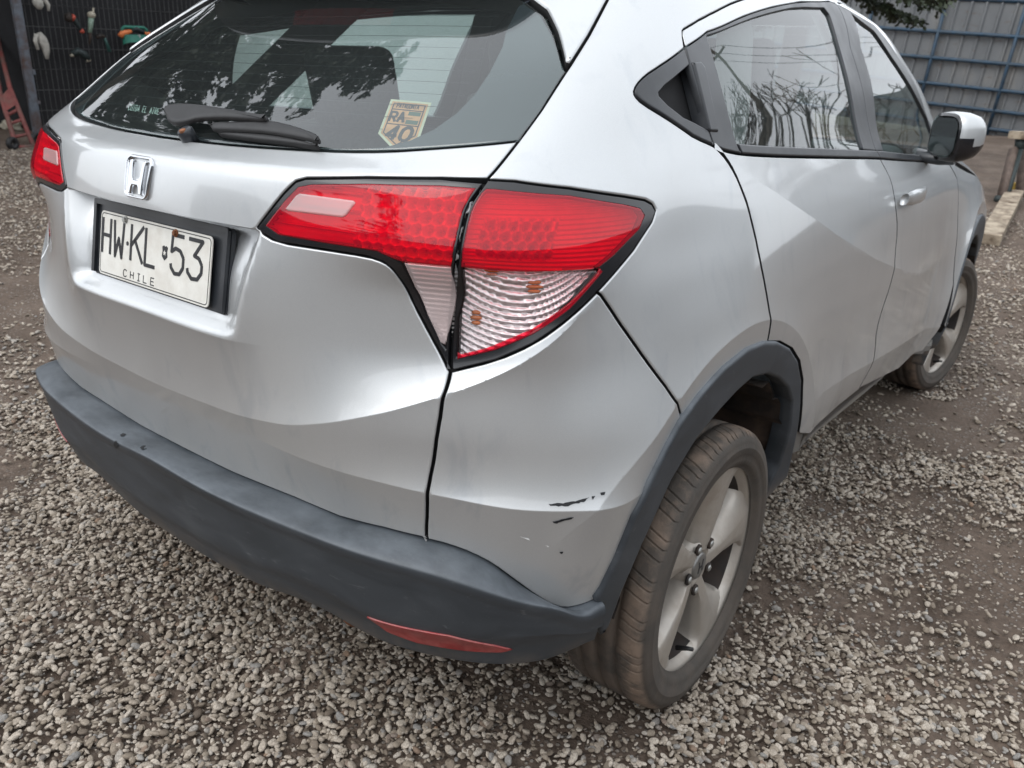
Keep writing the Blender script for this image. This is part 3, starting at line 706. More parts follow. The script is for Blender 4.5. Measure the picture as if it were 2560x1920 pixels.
# ---------------- doors
rdoor = T(BELT, 1)+T(SHUT_F, 1)[1:]+T(SILLT)+T(ARO)[10:][::-1]+T(SHUT_R, 1)[::-1][1:]
panel('rear_door', rdoor, PAINT, CAR, step=.012, gap=.0034, rnd=.0015, edge=(.0008, .0002), dark_edge=True)
YF = 2.06
fb = T(BELT_F)
fdoor = fb+[(uy(YF-.12, 1.08), 1.075), (uy(YF, 1.0), 1.0), (uy(YF+.02, .8), .8), (uy(YF+.02, .6), .6), (uy(YF-.06, .42), .42), (uy(YF-.12, .355), .355)]+[(uy(1.6, .36), .362)]+T(SHUT_F, 1)[::-1]
panel('front_door', fdoor, PAINT, CAR, step=.014, gap=.0034, rnd=.0015, edge=(.0008, .0002), dark_edge=True)
sill = T(SILLT)[:-1]+[(T(ARO2)[0][0]-.004, T(ARO2)[0][1]), T([(1985, 1146)])[0]]+T(SILLB)[1:]+[(uy(2.13, .30), .30), (uy(2.16, .36), .36), (uy(2.0, .36), .36), (uy(1.6, .362), .362)]
SILL = simple('dusty_sill', (.17, .165, .155), .55, var=.15, nscale=8, dirt=(.26, .235, .20), dirt_amt=.7, dscale=5)
panel('sill_cover', sill, SILL, CAR, step=.012, off=-.016, gap=.0)
ribbon('sill_shade_strip', T([(2020,1098),(2082,1041),(2150,984),(2215,934),(2266,899),(2292,880)]), TRIM, CAR, w=.022, off=-.006)  # dark ribbon painting in the shaded channel below the doors
# front fender, hood, nose (mostly hidden from here)
fa = [(uy(2.61+.49*math.cos(a), max(.3, .325+.49*math.sin(a))), .325+.49*math.sin(a)) for a in np.radians(np.arange(172, 8, -9))]
fender = [(uy(YF, 1.0), 1.0), (uy(YF+.02, .8), .8), (uy(YF+.02, .6), .6), (uy(YF-.02, .42), .45)]+fa+[(uy(3.12, .45), .45), (uy(3.16, .7), .7), (uy(3.05, .86), .86), (uy(2.75, .955), .955), (uy(2.4, 1.0), 1.0), (uy(2.2, 1.03), 1.03), (uy(YF-.1, 1.07), 1.07)]
panel('front_fender', fender, PAINT, CAR, step=.018, bstep=.018, rnd=.0015, edge=(.0008, .0002), dark_edge=True)
MIR = ['rear_quarter_panel', 'bumper_corner', 'rear_door', 'front_door', 'sill_cover', 'front_fender']
def sym_poly(h): return h+[(2*UMAX-u, z) for u, z in h[::-1]]
panel('hood', sym_poly([(uy(2.2, 1.045), 1.045), (uy(2.4, 1.005), 1.005), (uy(2.75, .96), .96), (uy(3.03, .87), .87), (UK[14], .84), (UK[15], .85), (UMAX-.02, .86)][::-1])[:14][::-1] if False else [(UK[11]+.05, 1.06), (UK[12]-.05, 1.01), (UK[12]+.12, .965), (UK[13], .885), (UK[14], .86), (UK[15], .86), (UMAX, .86), (2*UMAX-UK[15], .86), (2*UMAX-UK[14], .86), (2*UMAX-UK[13], .885), (2*UMAX-UK[12]-.12, .965), (2*UMAX-UK[12]+.05, 1.01), (2*UMAX-UK[11]-.05, 1.06), (2*UMAX-UK[13], 1.085), (UMAX, 1.09), (UK[13], 1.085)], PAINT, CAR, step=.03, bstep=.03)
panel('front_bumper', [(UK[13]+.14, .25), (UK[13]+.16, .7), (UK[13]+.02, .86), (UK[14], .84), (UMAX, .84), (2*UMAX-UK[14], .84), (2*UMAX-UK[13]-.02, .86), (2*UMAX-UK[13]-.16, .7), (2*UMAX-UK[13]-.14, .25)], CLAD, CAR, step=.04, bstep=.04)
ws = [(UK[11]+.10, 1.11), (UK[12], 1.10), (UK[13], 1.10), (UMAX, 1.10), (2*UMAX-UK[13], 1.10), (2*UMAX-UK[12], 1.10), (2*UMAX-UK[11]-.10, 1.11), (2*UMAX-UK[11]-.12, 1.3), (2*UMAX-UK[11]-.14, 1.5), (UMAX, 1.52), (UK[11]+.14, 1.5), (UK[11]+.12, 1.3)]
panel('windshield', ws, GLASS, CAR, step=.05, bstep=.04, thick=.004)

# ---------------- dark fillers behind the shut lines
fills = [G1top+G1lamp[1:]+G1low[1:], SEAM, SHUT_R, SHUT_F, LI_top, LI_bot, LO_top, LO_bot, DTOP, TIP_OUT, WB[1:], BOT[:-1], CLT, BELT, ARO]
for ln in fills:
    ribbon('gap_seal', T(ln), DARK, CAR, w=.022, off=-.0145)

# ---------------- plastic wheel-arch trim
trA = make_tracer(off_surf(S, .010), np.arange(.7, 2.2, .02), np.arange(.22, .9, .012))
arch = trA(ARO)+trA(ARO2)[1:]+trA(ARI)[::-1]
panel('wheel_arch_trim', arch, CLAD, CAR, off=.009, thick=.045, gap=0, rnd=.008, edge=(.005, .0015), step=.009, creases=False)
archf = [(uy(2.61+r*math.cos(a), max(.24, .325+r*math.sin(a))), max(.24, .325+r*math.sin(a))) for r, rng_ in ((.49, np.arange(200, -20, -8)), (.40, np.arange(-18, 200, 8))) for a in np.radians(rng_)]
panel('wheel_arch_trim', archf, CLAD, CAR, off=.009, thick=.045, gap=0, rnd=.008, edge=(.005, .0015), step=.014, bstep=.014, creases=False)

# ---------------- rear bumper cladding
def px_on(off, pts):
    tr = make_tracer(off_surf(base, off), np.arange(-1.2, 1.35, .02), np.arange(.22, .75, .012)); return np.array(sorted(tr(pts)))
topc = np.array(sorted([p for p in trS(BOT[1:])+trS(CLT) if p[0] >= 0]))
offr = lambda u, z=None: np.interp(np.abs(u), [0, .5, .75, .9, 1.02, 1.12], [.074, .072, .068, .062, .056, .052])
ridc = px_on(lambda u, z: offr(u), [(381,1165),(505,1239),(680,1318),(850,1384),(1005,1426),(1122,1451),(1200,1476),(1278,1509),(1336,1535),(1383,1543),(1425,1538),(1472,1525)])
ridc = ridc[ridc[:, 0] > 0]
botc = px_on(lambda u, z: offr(u)*.55, [(564,1416),(661,1467),(778,1498),(860,1545),(928,1591),(1005,1618),(1122,1647),(1239,1657),(1316,1657),(1394,1638),(1472,1610),(1511,1588)])
botc = botc[botc[:, 0] > 0]
uend = float(topc[-1, 0]); fzr = sm(ridc[:, 0], ridc[:, 1], .035); fzb = sm(botc[:, 0], botc[:, 1], .06)
def bumper_surf(u, t):
    """t 0..1 from the painted body down over the ledge, ridge and face to the underside"""
    u = np.asarray(u, float); t = np.asarray(t, float); au = np.abs(u)
    zt = np.interp(au, topc[:, 0], topc[:, 1]); zr = fzr(au); zb = fzb(au)
    o = offr(au); kb = sstep((au-(uend-.09))/.085); zr = zr*(1-kb)+(zt-.016)*kb; o = o*(1-kb)+.050*kb; lw = 1-.75*kb
    # control rows: (height, offset)
    zz = [zt+.002, zt-.002, zr+(zt-zr)*.45+.004, zr+.0035, zr-.006, zr-.026, (zr*.55+zb*.45), zb+.07, zb+.045, zb+.006, zb, zb+.02]
    oo = [-.012+0*o, .004*lw+(o-.012)*(1-lw), o*(.55*lw+.95*(1-lw)), o*.965, o*1.0, o*.95, o*.93, o*.90, o*.78, o*.66, o*.55, o*.0-.02]
    tt = np.array([0, .05, .16, .24, .28, .36, .55, .72, .79, .88, .93, 1.])
    Zr = np.stack(zz); Or = np.stack(oo)
    # smooth monotone blend per column
    k = np.clip(np.searchsorted(tt, t, side='right')-1, 0, len(tt)-2); f = (t-tt[k])/(tt[k+1]-tt[k])
    def cr(A):
        ix = np.arange(A.shape[1]) if A.ndim > 1 else None
        g = lambda kk: A[np.clip(kk, 0, len(tt)-1), ix]
        p0, p1, p2, p3 = g(k-1), g(k), g(k+1), g(k+2)
        h = tt[k+1]-tt[k]; hp = np.maximum(tt[np.clip(k+1, 0, 11)]-tt[np.clip(k-1, 0, 11)], 1e-6); hn = np.maximum(tt[np.clip(k+2, 0, 11)]-tt[np.clip(k, 0, 11)], 1e-6)
        m1 = (p2-p0)/hp*h; m2 = (p3-p1)/hn*h
        return (2*f**3-3*f**2+1)*p1+(f**3-2*f**2+f)*m1+(-2*f**3+3*f**2)*p2+(f**3-f**2)*m2
    sh = u.shape; Zr = Zr.reshape(12, -1); Or = Or.reshape(12, -1); k = k.ravel(); f = f.ravel()
    z = cr(Zr).reshape(sh); o2 = cr(Or).reshape(sh)
    P, N = base(u, np.clip(z, .205, 1.5)); N2 = N.copy(); N2[..., 2] = 0; N2 /= np.linalg.norm(N2, axis=-1)[..., None]
    P = P.copy(); P[..., 2] = z
    return P+o2[..., None]*N2
def bumper_sn(u, t):
    e = 1e-3; a = bumper_surf(u+e, t)-bumper_surf(u-e, t); b = bumper_surf(u, np.minimum(t+e, 1))-bumper_surf(u, np.maximum(t-e, 0)); n = np.cross(b, a); n /= np.linalg.norm(n, axis=-1)[..., None]+1e-12
    P = bumper_surf(u, t); _, N0 = base(np.asarray(u, float), np.full(np.shape(u), .5)); n *= np.where((n*N0).sum(-1) < -.2, -1, 1)[..., None]
    return P, n
uu = np.linspace(-uend-.006, uend+.006, 221); tt_ = np.concatenate([np.linspace(0, .24, 14), np.linspace(.25, .40, 14), np.linspace(.42, .72, 14), np.linspace(.735, 1, 20)])
U2, T2 = np.meshgrid(uu, tt_, indexing='ij'); PB = bumper_surf(U2, T2)
ii = np.arange(U2.size).reshape(U2.shape)
FB = np.stack([ii[:-1, :-1], ii[1:, :-1], ii[1:, 1:], ii[:-1, 1:]], -1).reshape(-1, 4)
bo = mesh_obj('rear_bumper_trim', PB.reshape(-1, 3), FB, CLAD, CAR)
trBp = make_tracer(bumper_sn, np.arange(-.2, uend, .02), np.arange(.3, .95, .02))
refl = [(918,1540),(1044,1573.5),(1122,1587),(1239,1612),(1281,1622),(1258,1628),(1161,1624),(1044,1604.6),(967,1575.5)]
try:
    ro = panel('bumper_reflector', trBp(refl), REDREFL, CAR, surf=bumper_sn, off=.003, gap=0, thick=.006, step=.012, creases=False, rnd=.002, edge=(.0015, .0005))
    MIRX = [ro]
except Exception as e: print('reflector', e); MIRX = []

# ================================================================== LAMPS
def lens_patch(name, px, mat, parent, off=.0015, ch=0, **k): return panel(name, T(px, ch), mat, parent, off=off, gap=0, **k)
def lamp_floor(name, poly, mat, parent, depth, fn, step=.0035):
    sf = off_surf(base, lambda u, z: -depth+fn(u, z))
    def s2(u, z):
        e = 6e-4; P, _ = sf(u, z); a = sf(u+e, z)[0]-sf(u-e, z)[0]; b = sf(u, z+e)[0]-sf(u, z-e)[0]; N = np.cross(a, b); N /= np.linalg.norm(N, axis=-1)[..., None]; _, N0 = base(u, z)
        return P, N*np.sign((N*N0).sum(-1))[..., None]
    return panel(name, poly, mat, parent, surf=s2, gap=-.004, thick=.004, step=step, creases=False, rnd=.001)
def cups(sp, r, amp):
    def f(u, z):
        row = np.round(z/sp/.866); uo = u/sp+.5*(row % 2); dx = (uo-np.round(uo))*sp; dz = z-row*sp*.866; q = np.hypot(dx, dz)/r
        return amp*np.where(q < .35, .8*(1-q/.35), np.clip((q-.35)/.65, 0, 1)**.7)
    return f
# outer lamp
LO_red_top = [(1204,482),(1216,471),(1239,472),(1424,488),(1562,511),(1601,520),(1613,538),(1599,573),(1537,637),(1499,668)]
LO_red_low = [(1424,676),(1332,680),(1240,678),(1152,668)]
LO_gapL = [(1154,645),(1161,600),(1169,562),(1177,530),(1188,507)]
lo_red = LO_red_top+LO_red_low+LO_gapL
lo_inner = LO_red_top+[(1507,679),(1424,773),(1332,836),(1239,875),(1138,899),(1142,795),(1152,668)]+LO_gapL
lo_clear = [(1158,676),(1240,685),(1332,689),(1424,685),(1490,676),(1496,683),(1424,757),(1332,821),(1216,870),(1147,887),(1149,795)]
outline_o = T(LO_top+LO_bot[1:-1]+[(1132,926)]+gshift(0, 12, 4)[::-1][1:-1])
lamp_o = ring_panel('taillight', outline_o, T(lo_inner), GBLACK, CAR)
panel('red_lens', T(lo_red), REDLENS, lamp_o, gap=0, off=.001, thick=.003, step=.006, creases=False)
redtrim = [(1499,670),(1507,679),(1424,773),(1332,836),(1239,875),(1143,898),(1144,880),(1152,886),(1216,870),(1332,821),(1424,757),(1494,685)]
panel('red_lens_edge', T(redtrim), REDLENS, lamp_o, gap=0, off=.001, thick=.003, step=.006, creases=False, rnd=.0012)
panel('clear_lens', T(lo_clear), CLEARLENS, lamp_o, gap=0, off=.001, thick=.003, step=.006, creases=False)
led = T([(1225,500),(1440,520),(1440,655),(1205,645)]); led_u = [p[0] for p in led]; led_z = [p[1] for p in led]
cf = cups(.0165, .0085, .016)
lamp_floor('led_reflector', T(lo_red), LAMPGREY, lamp_o, .024, lambda u, z: np.where((u > min(led_u)) & (u < max(led_u)-.03) & (z < max(led_z)-.02) & (z > min(led_z)+.004), cf(u, z), .010+.0012*np.sin(z*900)))
lamp_floor('indicator_reflector', T(lo_inner[9:16]+[(1150,668),(1332,680),(1490,668)]), REFLECTOR, lamp_o, .030,
           lambda u, z: .0048*np.abs(np.sin((z-3.0*(u-.74)**2)*330))+.0010*np.abs(np.sin((u+.25*(z-.95))*190)), step=.0028)
def amber_reflection(px, parent, dep=.016, r=.011, ln=.024):  # amber tubes painting in the striped reflections inside the indicator
    (u, z), = T([px]); P, N = base(np.array([u]), np.array([z])); P, N = P[0], N[0]
    t = np.array([N[1], -N[0], 0]); t /= np.linalg.norm(t)
    for k in (-1, 0, 1):
        c = P-dep*N+np.array([0, 0, k*r*.9]); l2 = ln*(1-.25*abs(k)); pts = [c-t*l2*.5+t*l2*q/6 for q in range(7)]
        tube('amber_reflection', pts, [r*.15, r*.32, r*.38, r*.38, r*.38, r*.32, r*.12], AMBER, parent, 8)
amber_reflection((1342,735), lamp_o, dep=.0245, ln=.026, r=.0075); amber_reflection((1180,805), lamp_o, dep=.0245, ln=.018, r=.009); amber_reflection((1225,702), lamp_o, dep=.0245, ln=.022, r=.0055)
# inner lamp on the tailgate
LI_red = [(663,564),(714,499),(746,467),(778,461),(917,459),(1101,463),(1190,470),(1166,508),(1155,532),(1147,564),(1139,602),(1131,648),(1128,667),(1011,656),(981,647),(940,628),(824,610),(695,587)]
LI_tri = [(1011,658),(1127,669),(1113,862),(1101,856),(1069,787),(1037,717)]
li_inner = LI_red[:13]+[(1121,780),(1115,880),(1100,862),(1066,792),(1034,722),(1005,662),(981,647),(940,628),(824,610),(695,587)]
outline_i = T(LI_top[::-1][:-1]+gshift(0, 12, -4)[1:-1]+[(1121,921)]+LI_bot[::-1][1:-1])
lamp_i = ring_panel('taillight', outline_i, T(li_inner), GBLACK, CAR)
panel('red_lens', T(LI_red), REDLENS, lamp_i, gap=0, off=.001, thick=.003, step=.006, creases=False)
panel('clear_lens', T(LI_tri), MILKLENS, lamp_i, gap=0, off=.001, thick=.003, step=.006, creases=False, rnd=.0015)
rev = panel('reverse_lens', T([(743,488),(751,484),(885,502),(890,508),(866,540),(857,544),(722,528),(715,523)]), MILKLENS, lamp_i, gap=0, off=.0032, thick=.004, step=.006, creases=False)
li_u = T([(900,480),(1130,640)])
cf2 = cups(.020, .010, .016)
lamp_floor('led_reflector', T(LI_red), LAMPGREY, lamp_i, .022, lambda u, z: np.where(u > li_u[0][0], cf2(u, z), .006+.005*(np.sin(z*780) > .2)))
lamp_floor('clear_reflector', T(LI_tri), LAMPGREY, lamp_i, .014, lambda u, z: .004*np.abs(np.sin(z*460)))

# ================================================================== GLASS, TRIM, SPOILER
EAR = [(1423,167),(1410,163),(1406,144),(1390,85),(1363,31),(1322,0),(1262,-34),(1150,-72)]
ear = T(EAR)
gl_half = [(0, half[0][1])]+[p for p in T(WB, 1) if p[0] > .03]+T([(1299,348),(1355,272),(1418,172)])[1:]+ear[1:]+[(.22, 1.452), (0, 1.456)]
def both(h): return h+[(-u, z) for u, z in h[::-1] if abs(u) > 1e-6]
rear_glass = panel('rear_window', both(gl_half), REARGLASS, CAR, off=-.003, step=.02, bstep=.012, thick=.004, gap=.002, creases=False)
FRIT = simple('window_frit', (.030, .036, .044), .13, coat=.5, var=.1, nscale=30)
frit_in = T([(1262,72),(1254,109),(1223,171),(1184,229),(1138,276),(1083,315),(1025,342),(959,360),(889,365),(800,362),(700,356),(600,347),(500,335),(440,328)])
fz = frit_in[-1][1]
fi = [p for p in frit_in if p[0] > .03]
fr_r = fi[::-1]
frh = [p for p in gl_half if p[0] > 0 and True]
# black border: right-hand side band then the bottom band
band = [p for p in T(WB, 1) if p[0] > .03]
bandpoly = [(.0005, half[0][1]+.003)]+[(u, z+.003) for u, z in band]+T([(1290,347),(1349,271),(1412,170)])[0:]+[(ear[2][0]-.004, ear[2][1]), (ear[3][0]-.006, ear[3][1]), (ear[4][0]-.008, ear[4][1]), (ear[5][0]-.010, ear[5][1]), (fi[0][0]+.03, 1.43), (fi[0][0]-.01, 1.40)]+fi+[(.0005, fz+.002)]
fb_o = panel('window_border', bandpoly, FRIT, CAR, off=-.0055, step=.02, bstep=.012, thick=.002, gap=0, creases=False, rnd=.001)
mirror(fb_o)
# spoiler: flank ears and an overhanging lip
spz = 1.525
sp_half = ear+[(.22, 1.462), (0, 1.466)]
sp_poly = both([(0, 1.466), (.22, 1.462)]+ear[::-1]+g1up[::-1][4:] if False else [(0, 1.466), (.22, 1.462)]+ear[::-1]+[p for p in g1up[::-1] if p[1] > ear[0][1]+.004]+[(u_gap(1.5)-.012, 1.46), (u_gap(1.5)-.014, spz), (.3, spz), (0, spz)])
panel('spoiler', sp_poly, PAINT, CAR, off=.006, step=.016, bstep=.01, thick=.02, gap=.003, creases=False, rnd=.005, edge=(.004, .001))
xs = np.linspace(-.54, .54, 61); V = []; Fc = []
for x in xs:
    k = abs(x)/.54; dn = -.055*k**2.2
    te_y = -.335+.05*k**2+.20*k**9; te_z = 1.492+dn*.5-.02*k**9
    ry = -.06+.10*k**2; rz = 1.578-.03*k**2-.03*k**9
    V += [(x, ry+.10, rz+.012), (x, ry, rz), (x, (ry+te_y)/2, (rz+te_z)/2+.022), (x, te_y+.03, te_z+.014), (x, te_y, te_z), (x, te_y+.004, te_z-.014), (x, te_y+.05, te_z-.016), (x, -.165+.06*k**2, 1.462+dn*.3), (x, -.10+.06*k**2, 1.470)]
m_ = 9
for i in range(len(xs)-1):
    for j in range(m_-1): Fc.append((i*m_+j, i*m_+j+1, (i+1)*m_+j+1, (i+1)*m_+j))
nF = len(Fc); Fc += [tuple(range(m_))[::-1], tuple((len(xs)-1)*m_+j for j in range(m_))]
lip = mesh_obj('spoiler_lip', V, Fc, PAINT, CAR, mats=[PAINT, TRIM], midx=[0 if (f % (m_-1)) < 4 else 1 for f in range(nF)]+[0, 0])
bl = MB(); bl.box((0, -.285, 1.4775), (.30, .030, .010)); bl.obj('high_brake_light', simple('brake_light_red', (.60, .02, .03), .3, coat=.4), CAR)
# roof skin
V = []; Fc = []; nu_ = 160; us = np.linspace(0, 2*UMAX, nu_, endpoint=False); rows = 12
bp, bn = base(us, np.full(nu_, 1.532)); cx = np.array([0, .70, 1.602])
for r in range(rows):
    t = r/(rows-1)
    q = bp*(1-t)+cx*t; q[:, 2] = 1.532+(1.602-1.532)*np.sin(t**.8*math.pi/2)
    V += list(q)
for r in range(rows-1):
    for k in range(nu_): Fc.append((r*nu_+k, r*nu_+(k+1) % nu_, (r+1)*nu_+(k+1) % nu_, (r+1)*nu_+k))
mesh_obj('roof', V, Fc, PAINT, CAR)
headl = [(p*np.array([.97, .97, 1])+np.array([0, .01, -.03])) for p in V]
LIGHTTRIM = simple('pale_headliner', (.13, .13, .128), .9, var=.1)
mesh_obj('headliner', headl, Fc, LIGHTTRIM, CAR)

# ---- side windows
GR_top = [(1768,89),(1855,56),(1933,31),(1992,17.5),(2061,19.4)]
GR_r = [(2061,19.4),(2073,35),(2104,136),(2128,233),(2159,374)]
GR_b = [(2159,374),(2151,375),(1972,367),(1843,359)]
GR_l = [(1843,359),(1828,303),(1797,187),(1768,89)]
FR_top = [(1768,80),(1855,43),(1933,17.5),(2003,4),(2073,2),(2089,8)]
rg = panel('rear_door_window', T(GR_top, 1)+T(GR_r)[1:]+T(GR_b)[1:]+T(GR_l)[1:-1], GLASS, CAR, off=-.006, gap=-.004, step=.03, thick=.004, creases=False)
panel('door_frame', T(DTOP, 1)[2:]+T(FR_top)[::-1]+T([(1715,117)]), PAINT, CAR, gap=.0015, thick=.012, step=.015, creases=False)
panel('window_trim', T(FR_top, 1)+T([(2073,35),(2061,19.4)])+T(GR_top, 1)[::-1][1:], TRIM, CAR, gap=.0005, thick=.012, step=.015, creases=False, rnd=.002)
sail = T([(1714,118),(1768,80),(1768,89)])+T(GR_l)[::-1][1:]+T([(1855,384),(1809,374),(1785,363),(1772,325),(1725,161)])
panel('handle_surround', sail, TRIM, CAR, gap=.001, thick=.012, step=.015, creases=False)
panel('window_trim', T([(1843,359),(1972,367),(2151,375),(2190,377),(2200,395),(2100,393),(1972,390),(1855,384)]), TRIM, CAR, gap=.0005, off=.002, thick=.012, step=.015, creases=False)
panel('pillar_trim', T([(2089,8),(2126,120),(2160,240),(2190,377),(2159,374)])+T(GR_r)[::-1][1:]+T([(2073,2)]), TRIM, CAR, gap=.0008, thick=.012, step=.015, creases=False)
panel('quarter_trim', T(TIP_OUT, 1)+T(TIP_IN), TRIM, CAR, gap=.001, thick=.03, step=.012, creases=False, off=.0005)
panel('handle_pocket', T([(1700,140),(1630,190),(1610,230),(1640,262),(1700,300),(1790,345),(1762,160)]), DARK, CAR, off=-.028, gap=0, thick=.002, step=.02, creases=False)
panel('door_handle', T([(1729,156),(1750,154),(1760,167),(1793,331),(1772,330)]), TRIM, CAR, gap=.0005, off=.004, thick=.03, step=.012, creases=False, rnd=.004, edge=(.003, .001))
# front door window
FG = T([(2128,33),(2153,120),(2186,253),(2209,378),(2322,389),(2332,345),(2318,296),(2291,241),(2244,163),(2186,78)])
panel('front_door_window', FG, GLASS, CAR, off=-.006, gap=-.003, step=.03, thick=.004, creases=False)
panel('pillar_trim', T([(2089,8),(2126,120),(2160,240),(2190,377),(2209,378),(2186,253),(2153,120),(2128,33),(2122,25)]), TRIM, CAR, gap=.0008, thick=.012, step=.015, creases=False)
panel('window_trim', T([(2190,377),(2200,395),(2338,404),(2334,390),(2322,389),(2209,378)]), TRIM, CAR, gap=.0005, off=.002, thick=.012, step=.015, creases=False)
apo = T([(2122,25),(2186,64),(2264,167),(2314,280),(2338,334)]); api = T([(2128,33),(2186,78),(2244,163),(2291,241),(2318,296),(2334,342)])
panel('window_trim', apo+T([(2346,360),(2338,402),(2322,389)])+api[::-1], TRIM, CAR, gap=.0004, thick=.012, step=.015, creases=False, rnd=.002)
pil = T([(2139,-5),(2205,50),(2262,132),(2304,229),(2338,318)])
panel('windshield_pillar', [(dt_end[0], dt_end[1]), (dt_end[0], ZR), (UK[11]+.10, ZR), (UK[11]+.10, 1.3), (UK[11]+.09, 1.11), (UK[11]+.03, 1.075)]+T([(2346,396)])+apo[::-1]+T([(2089,8)]), PAINT, CAR, gap=.001, thick=.012, step=.02, creases=False)

for nm in MIR+['door_frame', 'windshield_pillar', 'handle_surround', 'quarter_trim', 'handle_pocket', 'door_handle', 'rear_door_window', 'front_door_window']:
    mirror(bpy.data.objects[nm])
for o in [o for o in CAR.children if o.name.startswith(('window_trim', 'pillar_trim', 'wheel_arch_trim', 'gap_seal'))]: mirror(o)
for o in MIRX+[lamp_o, lamp_i]: mirror(o)

# ================================================================== EMBLEM, PLATE, DECALS
def emblem(parent):
    c0 = 1.0905; k = 1.0
    def rr(w, h, r, sk):
        P = []
        for cx, cz, a0 in ((w-r, h-r, 0), (-w+r, h-r, 90), (-w+r, -h+r, 180), (w-r, -h+r, 270)):
            for a in np.radians(np.arange(a0, a0+91, 15)):
                x, z = cx+r*math.cos(a), cz+r*math.sin(a); P.append((x*(1+sk*z/h), c0+z))
        return P
    fr = ring_panel('emblem', rr(.0385, .0345, .013, .06), rr(.0355, .0315, .0105, .06), CHROME, parent, off=.0065, gap=0, thick=.008, n=96)
    def hpoly(sg): return [(sg*.0335, c0+.0265), (sg*.0205, c0+.0265), (sg*.0150, c0-.001), (0, c0-.0045)]
    H = [(-.0270, .0275), (-.0195, .0275), (-.0140, .000), (-.0100, -.0045), (.0100, -.0045), (.0140, .000), (.0195, .0275), (.0270, .0275), (.0250, -.028), (.0150, -.028), (.0120, -.0165), (.0090, -.0130), (-.0090, -.0130), (-.0120, -.0165), (-.0150, -.028), (-.0250, -.028)]
    H = [(x*.90, c0+z) for x, z in H]
    panel('emblem_letter', H, CHROME, fr, off=.008, gap=0, thick=.009, step=.005, bstep=.003, creases=False, rnd=.0016, edge=(.0022, .0008))
    return fr
emblem(CAR)

GLY = {
'H': [[(0,0),(0,1)],[(1,0),(1,1)],[(0,.52),(1,.52)]],
'W': [[(0,1),(.16,0),(.5,.52),(.84,0),(1,1)]],
'K': [[(0,0),(0,1)],[(1,1),(.02,.42)],[(.30,.60),(1,0)]],
'L': [[(0,1),(0,0),(1,0)]],
'5': [[(.92,1),(.1,1),(.06,.56),(.35,.66),(.7,.62),(.95,.45),(.95,.2),(.72,.02),(.35,0),(.08,.14),(.04,.24)]],
'3': [[(.05,1),(.95,1),(.45,.6),(.75,.56),(.96,.4),(.96,.2),(.72,.02),(.35,0),(.08,.14),(.04,.24)]],
'C': [[(1,.82),(.8,.98),(.3,1),(.05,.8),(0,.5),(.05,.2),(.3,0),(.8,.02),(1,.18)]],
'I': [[(.5,0),(.5,1)],[(.15,0),(.85,0)],[(.15,1),(.85,1)]],
'E': [[(1,1),(0,1),(0,0),(1,0)],[(0,.5),(.85,.5)]],
'P': [[(0,0),(0,1),(.75,1),(1,.86),(1,.62),(.75,.48),(0,.48)]],
'A': [[(0,0),(.5,1),(1,0)],[(.2,.36),(.8,.36)]],
'T': [[(.5,0),(.5,1)],[(0,1),(1,1)]],
'G': [[(1,.82),(.8,.98),(.3,1),(.05,.8),(0,.5),(.05,.2),(.3,0),(.8,.02),(1,.2),(1,.48),(.6,.48)]],
'O': [[(.3,0),(.05,.2),(0,.5),(.05,.8),(.3,1),(.7,1),(.95,.8),(1,.5),(.95,.2),(.7,0),(.3,0)]],
'N': [[(0,0),(0,1),(1,0),(1,1)]],
'R': [[(0,0),(0,1),(.75,1),(1,.86),(1,.64),(.75,.5),(0,.5)],[(.5,.5),(1,0)]],
'4': [[(.72,0),(.72,1),(0,.3),(1,.3)]],
'0': [[(.3,0),(.05,.2),(0,.5),(.05,.8),(.3,1),(.7,1),(.95,.8),(1,.5),(.95,.2),(.7,0),(.3,0)]],
'U': [[(0,1),(0,.2),(.2,0),(.8,0),(1,.2),(1,1)]],
'D': [[(0,0),(0,1),(.65,1),(1,.75),(1,.25),(.65,0),(0,0)]],
}
